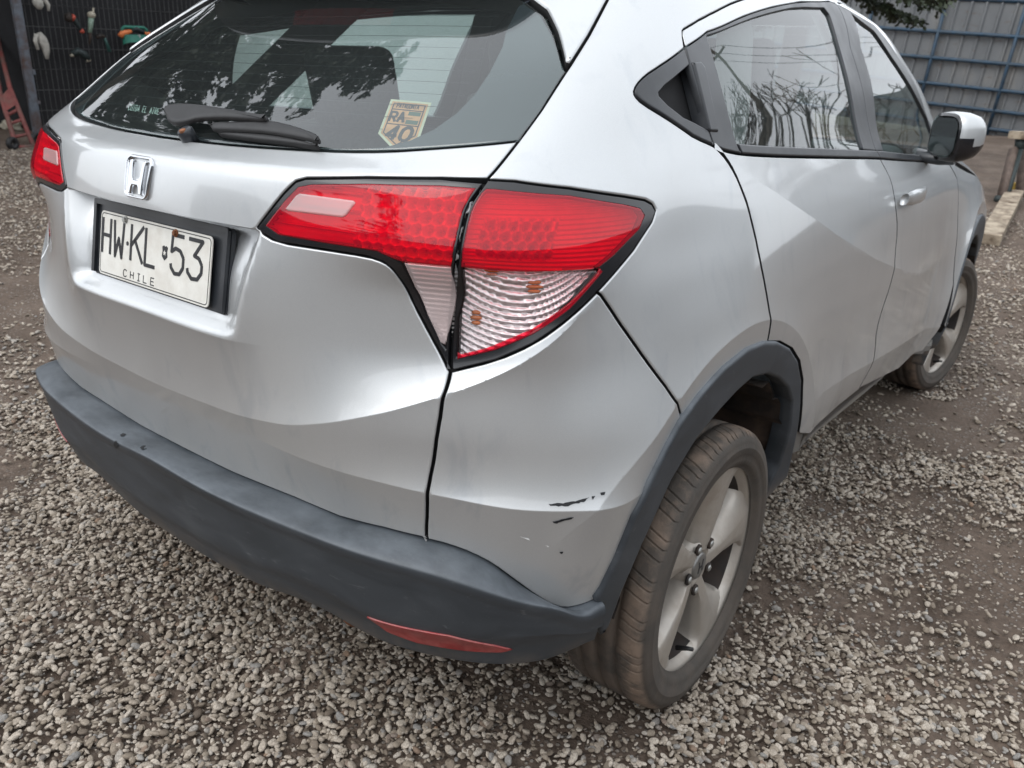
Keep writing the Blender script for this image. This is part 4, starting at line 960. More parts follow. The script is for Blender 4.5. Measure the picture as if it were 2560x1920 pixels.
class Decal:
    """a flat local frame: origin at the lower left, unit axes ex, ey, normal en"""
    def __init__(s, O, ex, ey): s.O = np.array(O, float); s.ex = np.array(ex, float); s.ey = np.array(ey, float); s.en = np.cross(s.ex, s.ey); s.en /= np.linalg.norm(s.en)
    def p(s, x, y, h=0): return s.O+x*s.ex+y*s.ey+h*s.en
    def poly(s, name, P, mat, parent, h=0., th=.001, bev=0):
        bm = bmesh.new(); vs = [bm.verts.new(Vector(s.p(x, y, h))) for x, y in P]; f = bm.faces.new(vs); bm.normal_update()
        r = bmesh.ops.extrude_face_region(bm, geom=[f]); ev = [v for v in r['geom'] if isinstance(v, bmesh.types.BMVert)]
        bmesh.ops.translate(bm, verts=ev, vec=Vector(s.en*th)); bmesh.ops.recalc_face_normals(bm, faces=bm.faces)
        if bev: bmesh.ops.bevel(bm, geom=[e for e in bm.edges if all(v in ev for v in e.verts)], offset=bev, segments=2, affect='EDGES')
        bmesh.ops.triangulate(bm, faces=[f for f in bm.faces if len(f.verts) > 4])
        return bm_obj(name, bm, mat, parent)
    def strokes(s, name, lines, w, mat, parent, h=0., th=.0005, round_=True):
        mb = MB()
        for ln in lines:
            ln = [np.array(q, float) for q in ln]
            for a, b in zip(ln[:-1], ln[1:]):
                d = b-a; l = np.linalg.norm(d)
                if l < 1e-9: continue
                d /= l; nn = np.array([-d[1], d[0]])*w/2; k = len(mb.V)
                q = [a-nn, b-nn, b+nn, a+nn]
                mb.add([s.p(*c, h) for c in q]+[s.p(*c, h+th) for c in q], [(4, 5, 6, 7), (0, 1, 5, 4), (1, 2, 6, 5), (2, 3, 7, 6), (3, 0, 4, 7)])
            if round_:
                for a in ln[1:-1]:
                    q = [a+w/2*np.array([math.cos(t), math.sin(t)]) for t in np.linspace(0, 2*math.pi, 10, endpoint=False)]
                    mb.add([s.p(*c, h+th*1.02) for c in q], [tuple(range(10))])
        return mb.obj(name, mat, parent)
    def glyph(s, ch, x, y, w, hgt, sk=0):
        return [[(x+a*w+sk*b*hgt, y+b*hgt) for a, b in ln] for ln in GLY[ch]]
def rrect(x0, y0, x1, y1, r, n=5):
    P = []
    for cx, cy, a0 in ((x1-r, y1-r, 0), (x0+r, y1-r, 90), (x0+r, y0+r, 180), (x1-r, y0+r, 270)):
        P += [(cx+r*math.cos(a), cy+r*math.sin(a)) for a in np.radians(np.linspace(a0, a0+90, n))]
    return P
def build_plate():
    ey = np.array([0, .183, .983]); ey /= np.linalg.norm(ey); ex = np.array([1., 0, 0])
    PW, PH = .364, .121
    hd = Decal(np.array([0, -.668, .9555])-ex*.218-ey*.0725, ex, ey)
    ho = hd.poly('plate_holder', rrect(0, 0, .436, .145, .008), GBLACK if False else TRIM, CAR, 0, .010, .002)
    hd.strokes('holder_rim', [[(.006, .004), (.006, .141), (.430, .141), (.430, .004)]], .010, TRIM, ho, .010, .006)
    d = Decal(np.array([0, -.686, .952])-ex*PW/2-ey*PH/2, ex, ey)
    pl = d.poly('license_plate', rrect(0, 0, PW, PH, .009), PLATE_W, CAR, 0, .0018, .0005)
    b = .0042
    d.strokes('plate_border', [rrect(b, b, PW-b, PH-b, .007)+[rrect(b, b, PW-b, PH-b, .007)[0]]], .0017, PLATE_K, pl, .0018, .0003)
    y0, hh, w = .0415, .067, .0068
    for ch, x, gw in (('H', .0095, .0290), ('W', .0515, .0340), ('K', .1120, .0410), ('L', .1610, .0330), ('5', .2430, .0420), ('3', .2940, .0460)):
        d.strokes('plate_character', d.glyph(ch, x, y0, gw, hh), w, PLATE_K, pl, .0018, .0009)
    d.poly('plate_dot', [(.0995+.0040*math.cos(a), .071+.0040*math.sin(a)) for a in np.linspace(0, 6.28, 12, endpoint=False)], PLATE_K, pl, .0018, .0009)
    sh = [(.229, .083), (.234, .0855), (.2375, .0835), (.241, .0855), (.246, .083), (.2445, .076), (.246, .066), (.2405, .0615), (.2375, .0595), (.2345, .0615), (.229, .066), (.2305, .076)]
    d.poly('plate_shield', [(x-.013, y) for x, y in sh], PLATE_K, pl, .0018, .0007)
    st = []
    for k in range(10):
        r = .0052 if k % 2 == 0 else .0023; a = math.pi/2+k*math.pi/5; st.append((.2245+r*math.cos(a), .0725+r*math.sin(a)))
    d.poly('plate_star', st, PLATE_W, pl, .0025, .0004)
    for ch, x in zip('CHILE', (.090, .1145, .138, .1595, .184)):
        d.strokes('plate_character', d.glyph(ch, x, .0085, .0110, .0130), .0020, PLATE_K, pl, .0018, .0004)
    for (x, y, mat) in ((.089, .1135, ZINC), (.255, .112, RUST)):
        for r, h0, h1 in ((.0072, .0018, .0035), (.0050, .0035, .0075)):
            d.poly('plate_screw', [(x+r*math.cos(a), y+r*math.sin(a)) for a in np.linspace(0, 2*math.pi, 6 if r < .006 else 14, endpoint=False)], mat, pl, h0, h1-h0, .0006)
build_plate()
STK_W = simple('sticker_cream', (.60, .56, .40), .5, var=.08)
STK_B = simple('sticker_copper', (.66, .31, .15), .5, var=.25, nscale=50)
STK_K = simple('sticker_ink', (.03, .03, .035), .6)
STK_G = simple('sticker_green', (.06, .11, .08), .6)
def glass_frame(tl, tr_, bl, off):
    P, N = off_surf(base, off)(*np.array(trS([tl, tr_, bl])).T)
    ex = P[1]-P[0]; ey = P[0]-P[2]; return P[2], ex, ey
def decals():
    O, ex, ey = glass_frame((973,237), (1075,246), (940,323.5), -.0085)
    d = Decal(O, ex, ey); sx = np.linalg.norm(ex); sy = np.linalg.norm(ey); d.ex = ex/sx; d.ey = ey/sy
    sh = lambda m: [(m, m*.4), (m, sy-m), (sx-m, sy-m), (sx-m, m*.4), (sx*.52, -.40*sy+m*1.4)]
    st = d.poly('window_sticker', sh(0), STK_W, CAR, 0, .0003)
    d.poly('sticker_field', sh(.0045), STK_B, st, .0003, .0002)
    m_ = .009
    d.strokes('sticker_outline', [sh(m_)+[sh(m_)[0]]], .0022, STK_K, st, .0005, .0002)
    d.strokes('sticker_outline', [[(m_, sy*.72), (sx-m_, sy*.72)], [(m_, sy*.30), (sx-m_, sy*.30)]], .0022, STK_K, st, .0005, .0002)
    lw = (sx-2*.017)/9
    for k, ch in enumerate('PATAGONIA'):
        d.strokes('sticker_letter', d.glyph(ch, .016+k*lw, sy*.77, lw*.70, sy*.13), .0017, STK_K, st, .0005, .0002)
    for ch, x in (('R', sx*.14), ('A', sx*.34)):
        d.strokes('sticker_letter', d.glyph(ch, x, sy*.37, sx*.15, sy*.27), .0050, STK_K, st, .0005, .0002)
    for yy in (.58, .34): d.poly('sticker_flag', [(sx*.55, sy*yy), (sx-.012, sy*yy), (sx-.012, sy*(yy+.11)), (sx*.55, sy*(yy+.11))], STK_G, st, .0005, .0002)
    for ch, x in (('4', sx*.20), ('0', sx*.52)):
        d.strokes('sticker_letter', d.glyph(ch, x, -sy*.12, sx*.24, sy*.36, .12), .0068, STK_K, st, .0005, .0002)
    O, ex, ey = glass_frame((317,252), (395,263), (312,266), -.0085)
    d = Decal(O, ex, ey); sx = np.linalg.norm(ex); sy = np.linalg.norm(ey); d.ex = ex/sx; d.ey = ey/sy
    LT = simple('decal_white', (.62, .72, .66), .6)
    x = 0; txt = 'CUIDA EL AIRE'; lw = sx/len(txt); par = None
    for ch in txt:
        if ch != ' ':
            o = d.strokes('window_lettering' if par is None else 'decal_letter', d.glyph(ch, x, 0, lw*.62, sy), .0019, LT, par or CAR, 0, .0003)
            par = par or o
        x += lw
decals()
# paint chips and scuffs on the bumper corner
CHIP = simple('bare_chip', (.012, .013, .015), .7, var=.3)
SCUFF = simple('pale_scuff', (.75, .75, .74), .6)
def chip(px, mat, name='paint_chip'):
    q = resample(T(px), .004); q = q+np.random.default_rng(int(px[0][0])).normal(0, .0005, q.shape); n = len(q)
    vo, eo, fo, ov, oe, of = delaunay_2d_cdt([Vector(p) for p in q], [], [list(range(n))], 1, 1e-7)
    uv = np.array([(v[0], v[1]) for v in vo]); P, N = S(uv[:, 0], uv[:, 1]); P = P+.0009*N; mesh_obj(name, P, [tuple(f) for f in fo], mat, CAR, False)
chip([(1371,1260),(1400,1258),(1440,1252),(1462,1247),(1472,1242),(1464,1253),(1440,1260),(1412,1266),(1376,1264)], CHIP)
chip([(1478,1243),(1484,1238),(1489,1240),(1482,1249)], CHIP); chip([(1500,1233),(1513,1229),(1511,1236),(1501,1238)], CHIP)
chip([(1380,1303),(1400,1299),(1412,1296),(1434,1291),(1430,1297),(1410,1302),(1392,1308),(1382,1307)], CHIP); chip([(1399,1379),(1407,1379),(1405,1384)], CHIP)
chip([(1300,1339),(1318,1344),(1326,1350),(1312,1346)], SCUFF, 'scuff_mark'); chip([(1362,1361),(1373,1365),(1370,1367)], SCUFF, 'scuff_mark')

# scuffs on the bumper ledge, rear heater wires
trBl = make_tracer(bumper_sn, np.arange(-.75, .4, .02), np.arange(.04, .5, .01))
def ledge_mark(px, mat):
    q = resample(trBl(px), .006); n = len(q); vo, eo, fo, ov, oe, of = delaunay_2d_cdt([Vector((a, b*.3)) for a, b in q], [], [list(range(n))], 1, 1e-7)
    uv = np.array([(v[0], v[1]/.3) for v in vo]); P, N = bumper_sn(uv[:, 0], uv[:, 1]); mesh_obj('scuff_mark', P+.0012*N, [tuple(f) for f in fo], mat, CAR, False)
ledge_mark([(300,1088),(308,1084),(316,1086),(310,1091),(303,1092)], CHIP); ledge_mark([(350,1120),(362,1112),(377,1112),(368,1121),(356,1126)], CHIP)
ledge_mark([(285,1112),(292,1102),(297,1112),(292,1122)], CHIP)
for zz in np.arange(1.185, 1.40, .018):
    ue = float(np.interp(zz, [1.18, 1.25, 1.40], [.40, .55, .50])); ribbon('heater_wire', [(-ue, zz), (0, zz-.001), (ue, zz)], DARK, CAR, w=.0006, off=-.0068, surf=base)
# ================================================================== WIPER
trW = make_tracer(off_surf(base, .026), np.arange(-.6, .8, .02), np.arange(1.1, 1.4, .01))
cv = lambda pts: [(380+x*.4702, y*.4702) for x, y in pts]
wsf = off_surf(base, .034)
def wpanel(nm, pts, mat, off, th, par, rnd=.006):
    return panel(nm, chaikin(trW(cv(pts)), 1), mat, par, surf=off_surf(base, .026+off), gap=0, thick=th, step=.01, creases=False, rnd=rnd, edge=(.004, .0012), bstep=.006)
wp = wpanel('rear_wiper', [(55,575),(75,548),(150,538),(300,552),(450,578),(600,604),(606,616),(590,630),(480,622),(360,616),(230,622),(170,640),(110,646),(75,628)], RUBBER, 0, .010, CAR)
wpanel('wiper_blade', [(282,632),(330,616),(420,618),(590,606),(700,628),(800,660),(860,685),(876,712),(868,724),(800,706),(600,672),(420,660),(300,656)], RUBBER, -.008, .008, wp)
wpanel('wiper_rubber', [(310,650),(600,662),(800,700),(862,722),(850,728),(700,706),(500,684),(330,662)], RUBBER, -.016, .010, wp, .003)
def cyl_at(name, u, z, h0, h1, r, mat, par):
    P, N = base(np.array([u]), np.array([z])); P, N = P[0], N[0]
    return tube(name, [P+N*h0, P+N*(h0+(h1-h0)*.9), P+N*h1], [r, r, r*.8], mat, par, 18)
(u_, z_), = trW(cv([(140, 672)])); cyl_at('wiper_pivot', u_+.006, z_+.002, -.01, .020, .014, TRIM, wp); cyl_at('pivot_nut', u_+.010, z_-.001, .016, .022, .006, RUST, wp)

# ================================================================== DOOR HANDLE AND MIRROR
def ellipsoid_loft(name, secs, mat, parent, n=20, sq=2.6):
    """secs: list of (centre, axis a, axis b)"""
    V = []; Fc = []
    for c, a, b in secs:
        c, a, b = (np.array(q, float) for q in (c, a, b))
        for k in range(n):
            t = 2*math.pi*k/n; ct, st = math.cos(t), math.sin(t)
            V.append(c+a*np.sign(ct)*abs(ct)**(2/sq)+b*np.sign(st)*abs(st)**(2/sq))
    for i in range(len(secs)-1):
        for k in range(n): Fc.append((i*n+k, i*n+(k+1) % n, (i+1)*n+(k+1) % n, (i+1)*n+k))
    Fc.append(tuple(range(n))); Fc.append(tuple((len(secs)-1)*n+k for k in range(n))[::-1])
    return mesh_obj(name, V, Fc, mat, parent)
def handle():
    zc = 1.0; ys = np.linspace(1.10, 1.31, 9); secs = []
    for i, y in enumerate(ys):
        P, N = S(np.array([uy(y, zc)]), np.array([zc])); f = math.sin(math.pi*(i+.3)/(8.6)); o = .012+.024*f**.6
        hgt = .015+.008*min(1, f*1.3)
        secs.append((P[0]+N[0]*o, (N[0]*.012), np.array([0, 0, hgt])))
    h = ellipsoid_loft('front_door_handle', secs, PAINT, CAR, 16)
    poly = [(uy(1.195+.045*math.cos(a), zc)-0, zc+.042*math.sin(a)) for a in np.linspace(0, 2*math.pi, 24, endpoint=False)]
    panel('handle_cup', poly, PAINT, h, off=.001, gap=0, thick=.002, step=.006, bstep=.006, creases=False, surf=off_surf(S, lambda u, z: -.002*np.ones_like(u)), rnd=.006, edge=(.0025, .001))
handle()
def mirror_unit():
    c = np.array([.892, 1.58, 1.166])
    secs = []
    for t, sx, sz, dz in ((-.050, .068, .064, 0), (-.047, .076, .073, 0), (-.025, .080, .078, 0), (0, .078, .076, .001), (.028, .071, .068, .002), (.050, .055, .052, .003), (.064, .03, .028, .004)):
        secs.append((c+np.array([t*.10, t, dz]), np.array([sx, 0, 0]), np.array([0, 0, sz])))
    RM = np.array(Matrix.Rotation(math.radians(-44), 3, 'Z')); secs = [(c+RM@(np.array(a)-c), RM@b, RM@d_) for a, b, d_ in secs]
    o = ellipsoid_loft('door_mirror', secs, PAINT, CAR, 36, 3.2)
    me = o.data; me.materials.append(GBLACK)
    for p in me.polygons:
        q_ = RM.T@(np.array(p.center)-c); z = q_[2]; p.material_index = 1 if (z < -.012 or q_[1] < -.045) else 0
    bm = MB(); d = Decal(c+RM@np.array([-.005-.062, -.0508, -.058]), RM@np.array([1., 0, 0]), (0, 0, 1))
    MG = simple('mirror_glass', (.35, .37, .38), .03, metal=1, var=.02)
    d.poly('mirror_glass', rrect(0, 0, .124, .116, .03), MG, o, 0, .001)
    ellipsoid_loft('mirror_foot', [((.905, 1.58, 1.092), (.05, 0, 0), (0, .03, 0)), ((.84, 1.60, 1.084), (.035, 0, 0), (0, .035, 0)), ((.775, 1.62, 1.10), (.03, 0, .0), (0, .05, .0))] if False else [((.90, 1.575, 1.10), (0, .030, 0), (0, 0, .020)), ((.85, 1.60, 1.092), (0, .036, 0), (0, 0, .018)), ((.765, 1.63, 1.10), (0, .06, 0), (0, 0, .022))], TRIM, o, 16)
    sl = MB(); sl.box((.952, 1.494, 1.175), (.004, .004, .05)); sl.box((.945, 1.4935, 1.176), (.004, .004, .05))
    mirror(o)
mirror_unit()

# ================================================================== WHEELS
def lathe(prof, n=96, ang0=0):
    V = []; Fc = []
    for k in range(n):
        a = ang0+2*math.pi*k/n; c, s = math.cos(a), math.sin(a)
        for x, r in prof: V.append((x, r*c, r*s))
    m_ = len(prof)
    for k in range(n):
        j = (k+1) % n
        for i in range(m_-1): Fc.append((k*m_+i, j*m_+i, j*m_+i+1, k*m_+i+1))
    return V, Fc
def mk_tyre():
    mt, n, b = newmat('dusty_tyre'); p = coords(n, 'Object')
    sep = n.nodes.new('ShaderNodeSeparateXYZ'); L(n, p, sep.inputs[0])
    r = math_(n, 'SQRT', math_(n, 'ADD', math_(n, 'POWER', sep.outputs[1], 2), math_(n, 'POWER', sep.outputs[2], 2)))
    tread = math_(n, 'MULTIPLY', ramp(n, r, [(.297, 0.), (.306, 1.)]), ramp(n, sep.outputs[0], [(.040, .25), (.068, 1.)]))
    f = noise(n, p, 13, 7, .65); g = noise(n, p, 90, 4)
    mud = math_(n, 'MULTIPLY', ramp(n, f, [(.40, .15), (.58, 1.)]), math_(n, 'ADD', math_(n, 'MULTIPLY', tread, .75), .12))
    c = mixc(n, g, (.018, .017, .016), (.034, .031, .028))
    c = mixc(n, math_(n, 'MULTIPLY', ramp(n, noise(n, p, 5, 5), [(.3, .5), (.7, 1.)]), .55), c, (.105, .092, .078))
    c = mixc(n, mud, c, (.235, .172, .128))
    L(n, c, b.inputs['Base Color']); b.inputs['Roughness'].default_value = .8
    bump(n, b, math_(n, 'ADD', f, math_(n, 'MULTIPLY', g, .5)), .35, .004)
    return mt
TYRE = mk_tyre()
ALLOY = simple('dusty_alloy', (.46, .425, .38), .42, metal=.5, var=.10, nscale=14, dirt=(.27, .225, .18), dirt_amt=.7, dscale=7, coat=.1)
CAPM = simple('hub_cap', (.23, .225, .215), .4, metal=.6)
BRAKE_SHADE = simple('brake_and_barrel_shade', (.028, .024, .022), .7, metal=.3, dirt=(.09, .06, .045), dirt_amt=.6)
def wheel(parent):
    prof = [(-.095, .216), (-.100, .226), (-.107, .245), (-.1085, .275), (-.104, .306), (-.098, .3205), (-.088, .3300), (-.074, .3335)]
    for gx in (-.048, -.004, .040):
        prof += [(gx-.006, .3348), (gx-.0045, .3275), (gx+.0045, .3275), (gx+.006, .3348)]
    prof += [(.062, .3345), (.074, .3335), (.083, .3313), (.090, .3280), (.0965, .3215), (.101, .3125), (.1035, .3110), (.1065, .297), (.1085, .284), (.1096, .282), (.1096, .279), (.1085, .277), (.1084, .262), (.1073, .261), (.1066, .245), (.1045, .238), (.101, .230), (.094, .226), (.090, .219)]
    prof = [(x, (r+.008) if r < .232 else .240+(r-.232)*(.3135-.240)/(.3348-.232)) for x, r in prof]
    prof = [(x*.90, r) for x, r in prof]
    n = 960; V, Fc = lathe(prof, n); V = np.array(V); m_ = len(prof)
    for k in range(n):
        if k % 20 == 0 or (k % 20 == 9 and (k//20) % 2):
            for i, (x, r) in enumerate(prof):
                if .050 < x < .088 and r > .297 or -.088 < x < -.05 and r > .297:
                    V[k*m_+i, 1:] *= (r-.0042)/r
    # tread sipes sit at an angle
    sh = np.abs(V[:, 0])*1.1*np.sign(V[:, 0]); a = np.where(np.hypot(V[:, 1], V[:, 2]) > .3, (np.abs(V[:, 0])-.075)*1.2, 0)
    y, z = V[:, 1].copy(), V[:, 2].copy(); V[:, 1] = y*np.cos(a)-z*np.sin(a); V[:, 2] = y*np.sin(a)+z*np.cos(a)
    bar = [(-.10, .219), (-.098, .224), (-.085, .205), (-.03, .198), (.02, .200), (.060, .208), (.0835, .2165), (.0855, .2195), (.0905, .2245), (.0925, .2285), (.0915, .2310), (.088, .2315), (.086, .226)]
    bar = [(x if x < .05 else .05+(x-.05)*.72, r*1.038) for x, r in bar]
    VB, FB_ = lathe(bar, 120)
    w = mesh_obj('wheel', VB, FB_, ALLOY, parent, mats=[ALLOY, BRAKE_SHADE], midx=[1 if (f % (len(bar)-1)) < 5 else 0 for f in range(len(FB_))])  # inner barrel faces in dark material, painting the shade behind the spokes
    mesh_obj('tyre', V, Fc, TYRE, w)
    # spokes with flanks
    mb = MB(); K = 5
    rs = np.array([.036, .050, .066, .085, .105, .13, .155, .18, .198, .211, .2195])*np.linspace(1, 1.038, 11)
    ha = np.radians(np.array([36., 30., 21., 16., 13.6, 14.0, 14.0, 14.8, 16.6, 19.5, 23.5]))
    fx = np.array([.062, .064, .0665, .069, .0712, .0730, .0745, .0758, .0765, .0770, .0773])
    for k in range(K):
        a0 = math.radians(6+72*k); G_ = []
        for r, h, x in zip(rs, ha, fx):
            tw = .05*np.clip((r-.06)/.16, 0, 1)
            row = []
            for s_, dx, da in ((-1, -.062, .055), (-1, -.030, .04), (-1, -.006, .014), (-.93, -.0012, 0), (-.5, -.0002, 0), (.10, -.0002, 0), (.22, -.0012, 0), (.40, -.0045, 0), (1, -.0165, .016), (1, -.030, .07), (1, -.062, .12)):
                an = a0+tw+s_*(h+da*min(1, r/.12)*(1 if r < .19 else .6)); row.append((x+dx, r*math.cos(an), r*math.sin(an)))
            G_.append(row)
        nr, nc = len(rs), 11; mb.add([v for row in G_ for v in row], [(i*nc+j, i*nc+j+1, (i+1)*nc+j+1, (i+1)*nc+j) for i in range(nr-1) for j in range(nc-1)])
    rim = mb.obj('rim', ALLOY, w, True); rim.data.set_sharp_from_angle(angle=math.radians(50))
    Vh, Fh = lathe([(.058, .0001), (.058, .034), (.061, .036), (.0615, .046), (.058, .056), (.03, .060), (.0, .062)], 60); mesh_obj('hub', Vh, Fh, ALLOY, w)
    Vc, Fc_ = lathe([(.0655, .0001), (.0655, .020), (.0648, .0265), (.0625, .0300), (.058, .0308)], 48); cap = mesh_obj('centre_cap', Vc, Fc_, CAPM, w)
    d = Decal((.0656, -.02, -.02), (0, 1, 0), (0, 0, 1))
    d.strokes('cap_emblem', [[(.010, .034), (.013, .020), (.010, .006)], [(.030, .034), (.027, .020), (.030, .006)], [(.013, .0185), (.027, .0185)]], .0042, PLATE_K, cap, 0, .0006)
    for k in range(5):
        a = math.radians(42+72*k); cy, cz = .0555*math.cos(a), .0555*math.sin(a)
        q = MB(); q.tube([(.0615, cy, cz), (.0665, cy, cz), (.0672, cy, cz)], [.0125, .0125, .0098], 20); q.tube([(.0672, cy, cz), (.0655, cy, cz)], [.0098, .0092], 20); 
        q.obj('lug_seat', DARK if False else BRAKE_SHADE, w, True)
        tube('lug_nut', [(.060, cy, cz), (.0685, cy, cz), (.0705, cy, cz)], [.0080, .0080, .0055], ZINC, w, 6)
    Vd, Fd = lathe([(.018, .0001), (.018, .07), (.022, .14), (.015, .141), (-.02, .15), (-.03, .20)], 60); mesh_obj('brake_disc', Vd, Fd, BRAKE_SHADE, w)
    a = math.radians(-104); tube('valve_stem', [(.055, .196*math.cos(a), .196*math.sin(a)), (.080, .186*math.cos(a), .186*math.sin(a)), (.092, .183*math.cos(a), .183*math.sin(a))], [.006, .005, .0045], RUBBER, w, 10)
    return w
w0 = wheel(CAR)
def copy_part(o, loc, rotz=0, rotx=0, flip=False):
    c = o.copy(); link(c, CAR); c.location = loc; c.rotation_euler = (rotx, 0, rotz); c.scale = (-1 if flip else 1, 1, 1)
    for ch in list(o.children):
        d = ch.copy(); link(d, c)
        for g in ch.children: e = g.copy(); link(e, d)
    return c
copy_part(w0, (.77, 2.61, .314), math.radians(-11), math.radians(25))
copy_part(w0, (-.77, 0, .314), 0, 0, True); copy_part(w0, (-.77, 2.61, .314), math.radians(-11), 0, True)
w0.location = (.776, 0, .3165)
# liners
for yh in (0., 2.61):
    V = []; Fc = []; n = 34; xsn = [.845, .80, .72, .62, .56]
    for i in range(n):
        a = math.radians(9+161*i/(n-1)); r = .395+.012*math.sin(i*1.9)
        for x in xsn: V.append((x+(.018 if x > .84 and a < 1.2 else 0), yh+r*math.cos(a)*(1.0), max(.12, .335+r*math.sin(a))))
    m_ = len(xsn)
    for i in range(n-1):
        for j in range(m_-1): Fc.append((i*m_+j, i*m_+j+1, (i+1)*m_+j+1, (i+1)*m_+j))
    Fc.append(tuple(i*m_+m_-1 for i in range(n)))
    lo_ = mesh_obj('wheel_liner', V, Fc, LINER, CAR); mirror(lo_)
# floor pan, exhaust, rear underside
ub = MB(); ub.box((0, 1.45, .30), (1.10, 3.6, .05)); ub.box((0, -.30, .42), (1.1, .3, .10)); ub.obj('underbody', DARK, CAR)
tube('exhaust_pipe', [(.30, -.2, .27), (.34, -.48, .265), (.36, -.56, .275)], [.028, .028, .026], RUST, CAR, 16)

# ================================================================== CABIN
for sx in (-1, 1):
    rbox('front_seat', (sx*.37, 1.02, .92), (.48, .15, .66), INTERIOR, CAR, Matrix.Rotation(math.radians(14), 3, 'X'), .05, 4)
    rbox('headrest', (sx*.37, .915, 1.32), (.25, .10, .19), INTERIOR, CAR, Matrix.Rotation(math.radians(10), 3, 'X'), .04, 4)
    rbox('headrest', (sx*.39, .16, 1.235), (.29, .10, .22), INTERIOR, CAR, Matrix.Rotation(math.radians(12), 3, 'X'), .045, 4)
rbox('rear_seat', (0, .22, .86), (1.25, .16, .58), INTERIOR, CAR, Matrix.Rotation(math.radians(16), 3, 'X'), .05, 4)
rbox('load_cover', (0, -.18, 1.02), (1.20, .70, .02), INTERIOR2, CAR, None, .008, 2)
rbox('dashboard', (0, 1.78, .98), (1.34, .42, .26), INTERIOR2, CAR, None, .07, 4)
V, Fc = [], []
for i in range(28):
    a = 2*math.pi*i/28
    V.append((-.37+.185*math.cos(a), 1.50+.06*math.sin(a), 1.02+.175*math.sin(a)))
tube('steering_wheel', V+[V[0]], .016, INTERIOR2, CAR, 8)
for sx in (-1, 1):
    zs = np.linspace(.36, 1.115, 8); ysn = np.linspace(.46, 2.05, 14); Vd = []; Fd = []
    for y in ysn:
        for z in zs:
            P, N = base(np.array([uy(y, z)]), np.array([z])); q = P[0]-N[0]*.055; Vd.append((q[0]*sx, q[1], q[2]))
    Fd = [(i*8+j, i*8+j+1, (i+1)*8+j+1, (i+1)*8+j) for i in range(13) for j in range(7)]
    mesh_obj('door_lining', Vd, Fd, INTERIOR2, CAR)
    ysn = np.linspace(-.40, .46, 10); zs = np.linspace(.76, 1.115, 6); Vd = []
    for y in ysn:
        for z in zs:
            P, N = base(np.array([uy(max(y, -.3), z)]), np.array([z])); q = P[0]-N[0]*.05; Vd.append((q[0]*sx, y, q[2]))
    mesh_obj('load_lining', Vd, [(i*6+j, i*6+j+1, (i+1)*6+j+1, (i+1)*6+j) for i in range(9) for j in range(5)], INTERIOR2, CAR)
    # pillar linings (b and c)
    for (pts, w) in (([(-.02, 1.12), (.12, 1.25), (.26, 1.40), (.34, 1.50)], .10), ([(1.04, 1.10), (1.02, 1.25), (.98, 1.40), (.95, 1.50)], .05)):
        Vp = []
        for y, z in pts:
            for dy in (-w, w):
                P, N = base(np.array([uy(y+dy, z)]), np.array([z])); q = P[0]-N[0]*.03; Vp.append((q[0]*sx, q[1], q[2]))
        mesh_obj('pillar_lining', Vp, [(2*i, 2*i+1, 2*i+3, 2*i+2) for i in range(3)], LIGHTTRIM, CAR)

# ================================================================== YARD: LEFT, WIRE MESH WALL WITH TOOLS
BLUEGREY = simple('blue_grey_steel', (.135, .155, .185), .55, metal=.2, var=.2, nscale=25, dirt=(.10, .05, .03), dirt_amt=.9, dscale=6)
WIRE = simple('galvanised_wire', (.10, .10, .10), .6, metal=.4, var=.3)
SHEETK = simple('shed_shade_sheet', (.012, .012, .014), .75, var=.4, nscale=3, bumpy=.0)
REDST = simple('worn_red_paint', (.20, .045, .04), .6, var=.35, nscale=18, dirt=(.11, .085, .07), dirt_amt=.9)
GLOVE = simple('grey_cotton', (.42, .40, .36), .9, var=.25, nscale=30)
GREENP = simple('green_plastic', (.02, .17, .12), .45, var=.15)
ORANGE = simple('orange_plastic', (.72, .20, .06), .5, var=.15)
PALEGREEN = simple('pale_green_paint', (.25, .34, .27), .6, var=.2)
DKTOOL = simple('dark_tool_grip', (.018, .028, .028), .6, var=.3)
CREAM = simple('tool_cream', (.42, .38, .30), .6, var=.2)
FB0 = at_depth((101, 338), 8.4); FB1 = at_depth((272, 360), 8.9); FX = FB1-FB0; FX -= UPV*(FX@UPV); FX /= np.linalg.norm(FX); FNrm = np.cross(FX, UPV)
if FNrm@(CAM-FB0) < 0: FNrm = -FNrm
def fpx(px, h=0.):
    """photo pixel onto the mesh wall's plane, h metres in front of it"""
    d = ray(np.array(px, float)); t = ((FB0+FNrm*h-CAM)@FNrm)/(d@FNrm); return CAM+t*d
def fpt(a, b, h=0.): return FB0+FX*a+UPV*b+FNrm*h
RF = Matrix((Vector(FX), Vector(FNrm), Vector(UPV))).transposed().to_3x3()
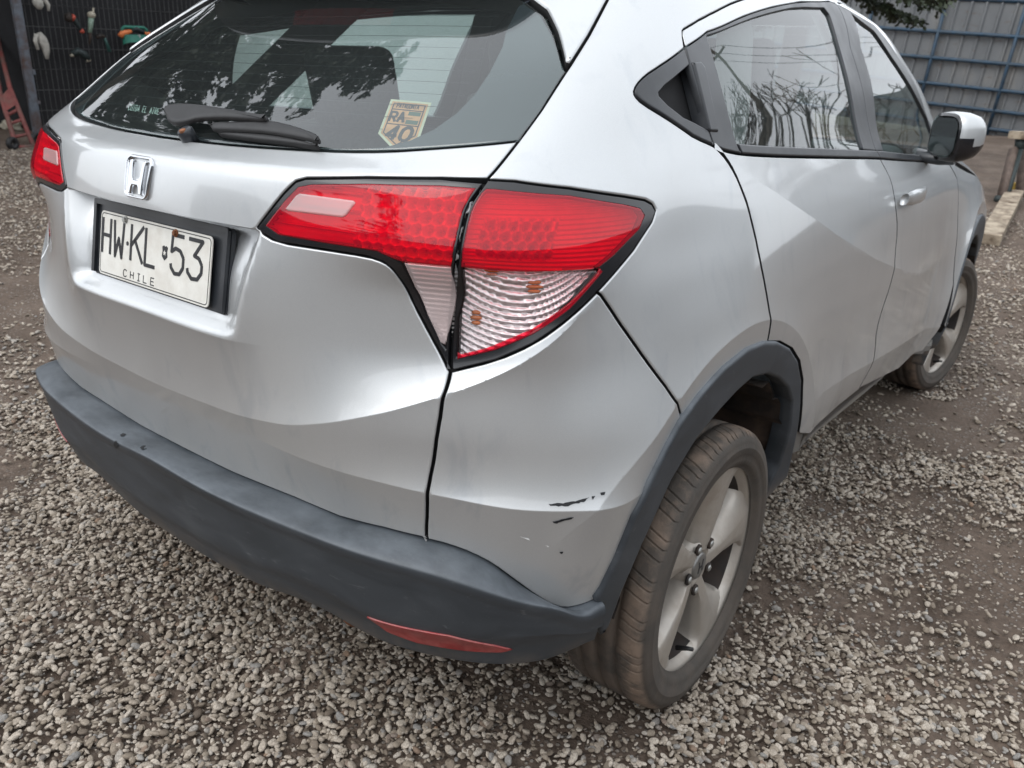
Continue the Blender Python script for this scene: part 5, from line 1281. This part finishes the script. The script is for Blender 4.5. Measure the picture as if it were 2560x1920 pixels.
def yard_left():
    fence = thing('mesh_panel', 'dark welded wire mesh panel hung with hand tools beside grey post', 'mesh panel', tuple(FB0))
    inv = -FB0
    mb = MB()
    for k in range(1, 118): mb.tube([fpt(.05*k, -.1)+inv, fpt(.05*k, 2.6)+inv], .0030, 4)
    wv = mb.obj('vertical_wires', WIRE, fence); wv['kind'] = 'stuff'
    mb = MB()
    for k in range(14):
        b = .045+.2*k
        for e in ((0,) if k % 3 else (0, .0)): mb.tube([fpt(0, b, .006)+inv, fpt(5.9, b, .006)+inv], .0034, 4)
    hw = mb.obj('cross_wires', WIRE, fence); hw['kind'] = 'stuff'
    post = MB(); post.box((0, 0, 1.25), (.085, .06, 2.9)); po = post.obj('steel_post', BLUEGREY); po.matrix_world = Matrix.Translation(Vector(FB0-FX*.02)) @ RF.to_4x4()
    bm = bmesh.new(); bm.from_mesh(po.data); bmesh.ops.bevel(bm, geom=bm.edges[:], offset=.006, segments=2, affect='EDGES')
    for b, w in ((.62, .05), (.33, .035), (1.42, .04)):
        add_box(bm, Vector((.048, .034, b)), (.03, .012, w), None, .003)
    bm.to_mesh(po.data); bm.free(); tag(po, 'blue-grey square steel post with rust spots beside the wire mesh', 'post')
    # dark sheet painting in the unlit shed interior behind the mesh
    V = []; Fc = []; na, nb = 60, 14
    for i in range(na):
        a = -5+12*i/(na-1)
        for j in range(nb):
            b = -.25+3.2*j/(nb-1); V.append(fpt(a, b, -.16-.05*math.sin(a*4.2+.6*math.sin(b*2))-(.5 if a < 0 else 0)))
    for i in range(na-1):
        for j in range(nb-1): Fc.append((i*nb+j, (i+1)*nb+j, (i+1)*nb+j+1, i*nb+j+1))
    tag(mesh_obj('shed_shade_sheet', V, Fc, SHEETK), 'dark sheet standing in for the unlit shed interior behind the wire mesh', 'sheeting')
    q = lambda x, y: (x*.1944, y*.1944)
    def blade(name, label, cat, pts, rad, mat, extra=(), group=None):
        P = [fpx(q(*p), .05) for p in pts]; c = P[0].copy(); t = thing(name, label, cat, tuple(c), group)
        tube('body', [p-c for p in P], rad, mat, t, 10)
        for nm, pp, rr_, mm in extra: tube(nm, [fpx(q(*p), .06)-c for p in pp], rr_, mm, t, 10)
        return t
    # gloves
    for nm, lab, palm, fingers in (('work_glove', 'grey cotton work glove hooked on wire mesh below the other glove', [(500,420),(540,500),(575,580),(595,660),(605,760)], [[(470,440),(455,520),(490,640)], [(520,470),(530,540),(545,610)]]),
                                    ('work_glove', 'upper grey cotton work glove hanging at the top of the wire mesh', [(480,-60),(490,20),(500,70),(510,120)], [[(560,-40),(590,20),(620,60),(625,140)], [(450,-30),(445,30),(460,75)]])):
        P = [fpx(q(*p), .05) for p in palm]; c = P[0].copy(); t = thing(nm, lab, 'glove', tuple(c), 'work gloves on the wire mesh')
        r0 = [.022, .045, .042, .033, .014] if len(P) == 5 else [.03, .045, .045, .018]
        tube('palm', [p-c for p in P], r0, GLOVE, t, 10)
        for f in fingers: tube('finger', [fpx(q(*p), .06)-c for p in f], [.022, .022, .015] if len(f) == 3 else [.02, .022, .02, .012], GLOVE, t, 8)
    blade('angle_grinder', 'small dark hand tool with red rings hanging on mesh', 'hand tool', [(900,220),(960,260),(1010,330),(1060,410)], [.03, .028, .02, .018], DKTOOL,
          [('red_ring', [(915,215),(955,240)], [.034, .030], simple('red_plastic', (.45, .07, .04), .5)), ('red_tip', [(1040,385),(1075,420)], [.022, .016], MATS['red_plastic']), ('guard', [(840,225),(905,225)], [.035, .05], BRAKE_SHADE)])
    blade('air_gun', 'pale green long hand tool with cream knob hanging on mesh', 'hand tool', [(1175,215),(1165,300),(1155,420)], [.026, .027, .02], PALEGREEN,
          [('knob', [(1130,185),(1175,190),(1222,200)], [.02, .036, .02], CREAM), ('spike', [(1200,100),(1195,190)], [.010, .010], CREAM), ('tip', [(1155,420),(1160,480),(1150,575)], [.014, .016, .008], BRAKE_SHADE)])
    blade('hammer', 'small hammer with dark green grip hanging on mesh', 'hammer', [(1325,450),(1370,550),(1410,665)], [.013, .016, .02], simple('dark_green_grip', (.03, .085, .075), .5),
          [('head', [(1240,480),(1290,460),(1345,470)], [.02, .024, .016], BRAKE_SHADE)])
    blade('black_drill', 'black power drill with pale chuck hanging on mesh', 'drill', [(930,700),(1000,660),(1080,700),(1140,770)], [.03, .04, .04, .03], DKTOOL,
          [('chuck', [(905,718),(945,705)], [.010, .018], CREAM), ('foot', [(1110,775),(1165,770)], [.02, .012], CREAM)])
    # green helmet-like holder with orange clips
    c = fpx(q(1740, 480), .10); t = thing('green_visor', 'green plastic visor headgear with orange side clips on mesh', 'headgear', tuple(c))
    px = lambda x, y, h=.10: fpx(q(x, y), h)-c
    V = []; Fc = []; n = 16
    for i in range(n):
        a = math.pi*i/(n-1); xx = 1740-160*math.cos(a)
        for (yy, hh) in ((445, .02), (500, .03), (560, .05), (585, .05)):
            V.append(px(xx, yy-(0 if yy < 560 else 40*math.sin(a)*(1 if yy > 560 else .5)), .05+hh+.10*math.sin(a)))
    for i in range(n-1):
        for j in range(3): Fc.append((i*4+j, (i+1)*4+j, (i+1)*4+j+1, i*4+j+1))
    mesh_obj('visor_band', V, Fc, GREENP, t)
    tube('head_strap', [px(1570, 440), px(1575, 360), px(1600, 345), px(1720, 350), px(1850, 355), px(1880, 380), px(1890, 440)], .016, GREENP, t, 8)
    tube('side_clip', [px(1545, 470), px(1580, 425), px(1690, 400)], [.03, .03, .018], ORANGE, t, 10); tube('side_clip', [px(1860, 425), px(1910, 440), px(1950, 470)], [.018, .026, .02], ORANGE, t, 10)
    tube('buckle', [px(1690, 395), px(1750, 370), px(1850, 420)], [.02, .028, .02], DKTOOL, t, 8)
    d = Decal(px(1720, 512, .165), (np.array(px(1812, 514, .165))-np.array(px(1720, 512, .165)))/max(1e-6, np.linalg.norm(px(1812, 514, .165)-px(1720, 512, .165))), UPV); d.poly('maker_label', [(0, 0), (.075, 0), (.075, .05), (0, .05)], simple('label_grey', (.4, .4, .4), .6), t, 0, .004)
    # red hand truck leaning at the far left
    k = .3888; g = lambda x, y, dd: at_depth((x*k, y*k), dd)
    base_ = ground_hit((60, 366)); t = thing('hand_truck', 'old red steel hand truck leaning left of the grey post', 'hand truck', tuple(base_))
    rel = lambda p: np.array(p)-base_
    D0 = float((base_-CAM)@CF)
    fL, fR = rel(ground_hit((42, 369))), rel(ground_hit((84, 366)))
    tL, tR = rel(g(-90, 100, D0+.7)), rel(g(-40, 150, D0+.75)); mR = rel(g(62, 560, D0+.25)); mL = rel(g(5, 620, D0+.2))
    tube('frame_rail', [fR, mR, tR], .022, REDST, t, 8); tube('frame_rail', [fL, mL, tL], .022, REDST, t, 8)
    tube('crossbar', [fL, fR], .02, REDST, t, 8)
    for f in (.2, .45, .62): tube('crossbar', [fL*(1-f)+mL*f*1.0, fR*(1-f)+mR*f*1.0], .016, REDST, t, 8)
    mb = MB(); a, b = mL, mR; c2, d2 = mL*.72+fL*.28, mR*.72+fR*.28; off = FNrm*.03
    mb.add([a+off, b+off, d2+off, c2+off, a, b, d2, c2], [(0, 1, 2, 3), (7, 6, 5, 4), (0, 4, 5, 1), (1, 5, 6, 2), (2, 6, 7, 3), (3, 7, 4, 0)]); mb.obj('back_plate', REDST, t)
    for sx, pp in ((0, (34, 374)), (1, (92, 362))):
        w_ = ground_hit(pp)-base_; V_, F_ = lathe([(-.02, .02), (-.025, .05), (-.015, .06), (.015, .06), (.025, .05), (.02, .02), (-.02, .02)], 20); V_ = np.array(V_)@np.array(Matrix.Rotation(math.radians(20), 3, 'Z')).T+w_+np.array([0, 0, .055]); mesh_obj('truck_wheel', V_, F_, RUBBER, t)
    # a few loose things lying by it
    for px_, s_, lab in (((30, 322), .10, 'cream rag bundle lying behind the red hand truck'),):
        p = ground_hit(px_); bm = bmesh.new(); bmesh.ops.create_icosphere(bm, subdivisions=3, radius=1)
        for v in bm.verts: v.co = Vector((v.co.x*1.5, v.co.y, v.co.z*.55))*(s_*(1+.3*math.sin(v.co.x*5+v.co.y*3)*math.cos(v.co.z*4)))
        o = bm_obj('rag_bundle', bm, CREAM, None, True); o.location = Vector(p)+Vector((0, 0, s_*.3)); tag(o, lab, 'rag')
yard_left()

# ================================================================== YARD: RIGHT, BLUE FRAMED GATE
def mk_zinc():
    mt, n, b = newmat('weathered_zinc'); p = geo_pos(n)
    f = noise(n, mapping(n, p, (1.2, 1.2, .5)), 1.4, 6, .6)
    c = ramp(n, f, [(.3, (.115, .122, .128)), (.55, (.165, .172, .178)), (.75, (.23, .222, .208))])
    st = ramp(n, noise(n, mapping(n, p, (5, 5, 14)), 1., 5, .65), [(.60, 0.), (.72, .7)])
    c = mixc(n, st, c, (.12, .085, .06))
    L(n, c, b.inputs['Base Color']); b.inputs['Roughness'].default_value = .55; b.inputs['Metallic'].default_value = .25
    return mt
ZSHEET = mk_zinc()
BLUE = simple('dark_blue_steel', (.010, .040, .075), .5, var=.3, nscale=12, dirt=(.06, .07, .08), dirt_amt=.6)
GA0 = at_depth((2300, 325), 14.2); GA1 = at_depth((2560, 350), 13.2); GX = GA1-GA0; GX -= UPV*(GX@UPV); GX /= np.linalg.norm(GX); GNm = np.cross(GX, UPV)
if GNm@(CAM-GA0) < 0: GNm = -GNm
def gpt(a, b, h=0.): return GA0+GX*a+UPV*b+GNm*h
def gpx(px, h=0.):
    d = ray(np.array(px, float)); t = ((GA0+GNm*h-CAM)@GNm)/(d@GNm); return CAM+t*d
def gab(px): p = gpx(px)-GA0; return float(p@GX), float(p@UPV)
def corr_sheet(name, a0, a1, b0, b1, h, parent, org, rib=.225):
    V = []; Fc = []; prof = []
    a = a0
    while a < a1-1e-6:
        for da, dh in ((0, 0), (rib*.72, 0), (rib*.80, .028), (rib*.92, .028)):
            if a+da <= a1: prof.append((a+da, dh))
        a += rib
    prof.append((a1, 0))
    for aa, dh in prof:
        for b in (b0, b1): V.append(gpt(aa, b, h+dh)-org)
    for i in range(len(prof)-1): Fc.append((2*i, 2*i+2, 2*i+3, 2*i+1))
    return mesh_obj(name, V, Fc, ZSHEET, parent, False)
def yard_right():
    org = GA0.copy()
    gate = thing('metal_gate', 'wide corrugated metal gate with dark blue steel frame', 'gate', tuple(org))
    H = gab((2560, 8))[1]
    for k in range(-6, 9): corr_sheet('corrugated_sheet', .9*k-.6, .9*k+.30, .02+.012*(k % 3), H, -.03-.004*(k % 2), gate, org)
    rails = [gab((2560, y))[1] for y in (93.6, 164, 232.5, 286)]+[gab((2450, 322))[1]+.02]
    for b in rails:
        mb = MB(); mb.tube([gpt(-6, b, .03)-org, gpt(7.5, b, .03)-org], .034, 6); mb.obj('rail', BLUE, gate, True)
    p1, p2 = gab((2318, 190))[0], gab((2500, 232))[0]; sp = p2-p1
    for k in range(-4, 6):
        mb = MB(); mb.tube([gpt(p1+sp*k, .0, .035)-org, gpt(p1+sp*k, H, .035)-org], .030, 6); mb.obj('upright', BLUE, gate, True)
    rbx = [gpt(-6, H+.03, -.03)-org, gpt(7.5, H+.03, -.03)-org]; tube('top_rail', rbx, .04, BLUE, gate, 6)
    fence = thing('zinc_wall', 'pale corrugated zinc wall rising behind the blue gate', 'wall', tuple(org))
    for k in range(-6, 9): corr_sheet('corrugated_sheet', .95*k-.5, .95*k+.45, 0, H+1.0, -.9-.004*(k % 2), fence, org, .24)
    kb = rbox('concrete_footing', (0, 0, 0), (12, .2, .22), simple('dusty_concrete', (.22, .19, .16), .9, var=.2), None, None, .02, 2); kb.matrix_world = Matrix.Translation(Vector(gpt(.8, -.06, .12))) @ Matrix((Vector(GX), Vector(GNm), Vector(UPV))).transposed().to_4x4()
    tag(kb, 'low dusty concrete footing along the bottom of the gate', 'footing')
    # plank and steel stand
    TIMB = simple('worn_cream_timber', (.36, .30, .225), .85, var=.25, nscale=10, dirt=(.09, .06, .04), dirt_amt=.95, dscale=8, bumpy=.3)
    A, B_, C_, D_ = (ground_hit(p) for p in ((2458, 608), (2487, 610), (2556, 502), (2506, 497)))
    c0 = (A+B_)/2; c1 = (C_+D_)/2; ax = c1-c0; ln = np.linalg.norm(ax); ax /= ln; wv = np.cross(np.array([0, 0, 1.]), ax); wv /= np.linalg.norm(wv); up = np.cross(ax, wv)
    wid = max(.16, min(.3, np.linalg.norm(B_-A)*.9))
    bm = bmesh.new(); add_box(bm, Vector((0, 0, .045)), (ln*1.06, wid, .09), None, .008)
    for dx, dy in ((.30*ln, .02), (.20*ln, -.03)):
        add_box(bm, Vector((dx, dy, .0915)), (.10, .07, .004), None, .001)
    o = bm_obj('timber_plank', bm, TIMB, None, False); o.matrix_world = Matrix.Translation(Vector((c0+c1)/2)) @ Matrix((Vector(ax), Vector(wv), Vector(up))).transposed().to_4x4()
    tag(o, 'worn cream painted timber plank lying on gravel beside the steel stand', 'plank')
    f = ground_hit((2503, 503)); D0 = float((f-CAM)@CF); t = thing('steel_stand', 'rusty brown steel stand with tan wooden block on top', 'stand', tuple(f))
    r_ = lambda px, dd=0.: at_depth(px, D0+dd)-f
    BRN = simple('brown_rusty_steel', (.115, .085, .07), .7, metal=.2, var=.3, nscale=20)
    tube('column', [r_((2506, 497)), r_((2537, 374), .12)], .055, BRN, t, 4); tube('brace', [r_((2517, 497), -.03), r_((2552, 374), .08)], .022, DKTOOL, t, 6)
    tube('column', [r_((2552, 500), .2), r_((2566, 374), .3)], .06, BRN, t, 4)
    tube('foot', [r_((2489, 497)), r_((2518, 500))], .035, DKTOOL, t, 8); tube('foot', [r_((2550, 506), .1), r_((2580, 510), .1)], .04, DKTOOL, t, 8)
    tube('head', [r_((2550, 372), .1), r_((2552, 344), .1)], .05, DKTOOL, t, 8)
    q0 = r_((2556, 338), .1); mb = MB(); mb.box(q0, (.22, .22, .07)); mb.obj('top_block', TIMB, t)
    p = ground_hit((2537, 482)); yb = rbox('yellow_can', tuple(p+np.array([0, 0, .05])), (.08, .08, .11), simple('dull_yellow', (.42, .28, .05), .6, var=.2), None, None, .02, 3); tag(yb, 'small dull yellow can standing by the steel stand', 'can')
yard_right()

# ================================================================== TREES, SHRUB, WIRES, VAN
def mk_leaf(name, c0, c1):
    mt, n, b = newmat(name); oi = n.nodes.new('ShaderNodeNewGeometry')
    f = oi.outputs['Random Per Island']; L(n, ramp(n, f, [(0., c0), (1., c1)]), b.inputs['Base Color']); b.inputs['Roughness'].default_value = .6
    return mt
NEEDLE = mk_leaf('dark_needles', (.014, .022, .012), (.05, .068, .032)); BARK = simple('bark', (.06, .045, .035), .9, var=.35, nscale=25, bumpy=.5)
def conifer(name, label, basep, h, r0, z_low, seed, droop=.5, nb=70, leaf=.055, dens=46):
    r = np.random.default_rng(seed); t = thing(name, label, 'tree', tuple(basep), None)
    tube('trunk', [(0, 0, 0), (.03, .02, h*.3), (-.03, .03, h*.6), (0, 0, h)], [.16, .13, .08, .02], BARK, t, 10)
    mb = MB(); lv = []
    for k in range(nb):
        f = k/nb; z = z_low+(h-z_low)*(f**1.5); ln = r0*(1-.78*f)*r.uniform(.75, 1.15); a = k*2.399+r.normal(0, .2)
        d = np.array([math.cos(a), math.sin(a), 0]); pts = []
        for j in range(7):
            s = j/6; pts.append(np.array([0, 0, z])+d*ln*s+np.array([0, 0, ln*(.10*s-droop*s*s+.18*s**3)]))
        mb.tube(pts, [.022*(1-j/7)+.004 for j in range(7)], 5)
        side = np.array([-d[1], d[0], 0])
        for j in range(int(dens*ln)):
            s = r.uniform(.12, 1); i = min(5, int(s*6)); p = pts[i]*(1-(s*6-i))+pts[i+1]*(s*6-i)
            sd = side*r.choice([-1, 1]); l2 = leaf*r.uniform(2.0, 5.5)*(1-.4*s)
            tip = p+sd*l2*r.uniform(.3, 1)+d*l2*r.uniform(.1, .7)+np.array([0, 0, -l2*r.uniform(.1, .9)])
            lv.append((p, tip))
    mb.obj('branches', BARK, t, True)
    V = []; Fc = []
    for p, q in lv:
        ax = q-p; l = np.linalg.norm(ax)+1e-9; ax /= l; sd = np.cross(ax, r.normal(size=3)); sd /= np.linalg.norm(sd)+1e-9
        n = max(2, int(l/.045))
        for j in range(n):
            c = p+ax*l*(j+.5)/n; w = leaf*.55; s2 = sd*w*r.uniform(.7, 1.2); up = np.cross(ax, sd)*w*r.uniform(-.6, .6)
            k = len(V); V += [c-ax*l/n*.6, c+s2+up+ax*l/n*.3, c+ax*l/n*.9, c-s2-up+ax*l/n*.3]; Fc.append((k, k+1, k+2, k+3))
    mesh_obj('crown', V, Fc, NEEDLE, t, False)
    return t
def on_ground(x, y): return np.array([x, y, float(gz(np.array(x), np.array(y)))])
conifer('conifer_tree', 'dark drooping conifer in front of the blue gate', on_ground(*at_depth((1950, 300), 10.2)[:2]), 6.0, 2.3, 2.05, 3, .42, 140, .05, 90)
conifer('conifer_tree', 'tall dark conifer standing left of the car', on_ground(-6.6, 1.1), 9.5, 2.7, 3.3, 8, .34, 95, .08, 70)
def shrub():
    b = on_ground(2.95, 8.0); t = thing('bare_tree', 'leafless twiggy young tree growing beyond the front of the car', 'tree', tuple(b)); r = np.random.default_rng(5); mb = MB()
    def grow(p, d, l, rad, lev):
        q = p+d*l; mid = (p+q)/2+r.normal(0, .04*l, 3); mb.tube([p, mid, q], [rad, rad*.85, rad*.65], 4)
        if lev == 0: return
        for _ in range(r.integers(2, 4)):
            nd = d+r.normal(0, .42, 3); nd[2] += .12; nd /= np.linalg.norm(nd); grow(q, nd, l*r.uniform(.52, .80), max(.0055, rad*.62), lev-1)
    for k in range(9):
        d = np.array([r.normal(0, .25), r.normal(0, .25), 1.]); d /= np.linalg.norm(d); grow(r.normal(0, .06, 3)*np.array([1, 1, 0]), d, r.uniform(1.0, 1.35), .034, 5)
    mb.obj('twigs', BARK, t)
shrub()
def power():
    WOOD = simple('grey_pole_wood', (.14, .12, .10), .9, var=.2, nscale=9); tops = []
    for k, (x, y) in enumerate(((5.5, 19.), (1.6, 38.))):
        b = on_ground(x, y); t = thing('utility_pole', ('grey wooden utility pole standing just beyond the blue gate', 'grey wooden utility pole at the far end of the three wires')[k], 'utility pole', tuple(b))
        tube('pole', [(0, 0, -.2), (0, 0, 8.4)], [.13, .09], WOOD, t, 10); mb = MB(); mb.box((0, 0, 7.9), (1.5, .09, .11)); mb.obj('crossarm', WOOD, t)
        for dx in (-.65, 0, .65): tube('insulator', [(dx, 0, 7.95), (dx, 0, 8.12)], [.03, .02], CREAM, t, 8)
        tops.append([b+np.array([dx, 0, 8.12]) for dx in (-.65, 0, .65)])
    st = [on_ground(9.5, 0)+np.array([dx, 0, 8.1]) for dx in (-.65, 0, .65)]
    for j in range(3):
        P = []
        for a, b in ((st[j], tops[0][j]), (tops[0][j], tops[1][j])):
            for k in range(12):
                f = k/11; P.append(a*(1-f)+b*f-np.array([0, 0, 2.4*f*(1-f)]))
        tag(tube('power_line', P, .014, DKTOOL, None, 5), 'thin black power line carried on the utility pole crossarms', 'power line', 'power lines on the utility poles')
power()
def van():
    c = np.array([-5.2, 5.65]); z = float(gz(np.array(c[0]), np.array(c[1])))-.02; t = thing('white_van', 'plain white panel van parked on the far side of the car', 'van', (c[0], c[1], z))
    WH = simple('white_paint', (.74, .75, .74), .35, coat=.5, var=.03)
    prof = [(-2.2, .35), (-2.25, 1.0), (-2.15, 1.85), (-1.9, 1.98), (1.0, 1.98), (1.35, 1.75), (1.75, 1.15), (2.35, 1.0), (2.45, .6), (2.4, .35)]
    bm = bmesh.new(); L_ = [bm.verts.new((-.85, y, zz)) for y, zz in prof]; R_ = [bm.verts.new((.85, y, zz)) for y, zz in prof]; n = len(prof)
    bm.faces.new(L_[::-1]); bm.faces.new(R_)
    for i in range(n): bm.faces.new((L_[i], L_[(i+1) % n], R_[(i+1) % n], R_[i]))
    bmesh.ops.recalc_face_normals(bm, faces=bm.faces); bmesh.ops.bevel(bm, geom=bm.edges[:], offset=.05, segments=3, affect='EDGES'); bm_obj('body', bm, WH, t, True, 40)
    for sx in (-1, 1):
        d = Decal((sx*.858, -.0, 0), (0, sx*1., 0), (0, 0, 1)); d.poly('side_window', [(sx*.25, 1.15), (sx*1.5, 1.15), (sx*1.15, 1.7), (sx*.25, 1.75)] if sx > 0 else [(-1.5, 1.15), (-.25, 1.15), (-.25, 1.75), (-1.15, 1.7)], GBLACK, t, 0, .006)
        for y in (-1.4, 1.5):
            V_, F_ = lathe([(-.09, .18), (-.10, .27), (-.07, .315), (.07, .315), (.10, .27), (.09, .18), (.07, .0001)], 32); mesh_obj('wheel', np.array(V_)*np.array([sx, 1, 1])+np.array([sx*.79, y, .315]), F_, RUBBER, t)
van()

# ================================================================== YARD WALLS OUT OF THE FRAME (added to darken the lower paint; the side one also shows in glass)
def zinc_run(name, label, p0, p1, hgt, rib=.24):
    p0 = on_ground(*p0); p1 = on_ground(*p1); d = p1-p0; d[2] = 0; ln = np.linalg.norm(d); d /= ln; nm = np.array([-d[1], d[0], 0])
    t = thing(name, label, 'wall', tuple(p0)); k = 0
    while k*1.2 < ln:
        a0, a1 = k*1.2, min(ln, k*1.2+1.25); V = []; Fc = []; prof = []; a = a0
        while a < a1:
            prof += [(a+q, h) for q, h in ((0, 0), (rib*.7, 0), (rib*.8, .03), (rib*.92, .03)) if a+q <= a1]; a += rib
        for a, h in prof:
            g = float(gz(np.array(p0[0]+d[0]*a), np.array(p0[1]+d[1]*a)))-p0[2]
            for z in (g-.1, g+hgt): V.append(d*a+nm*(h+.004*(k % 2))+np.array([0, 0, z]))
        Fc = [(2*i, 2*i+2, 2*i+3, 2*i+1) for i in range(len(prof)-1)]
        mesh_obj('corrugated_sheet', V, Fc, ZSHEET, t, False); k += 1
zinc_run('zinc_wall', 'long corrugated zinc wall along the right side of the yard', (6.2, -8), (7.2, 13.5), 2.1)
zinc_run('zinc_wall', 'unseen corrugated zinc wall added behind the car to darken its lower paint', (6.2, -8), (-7.4, -7.2), 2.0)
conifer('conifer_tree', 'broad dark conifer standing behind the rear zinc wall', on_ground(-2.5, -9.5), 6.0, 2.6, 1.6, 21, .35, 70, .08, 34)
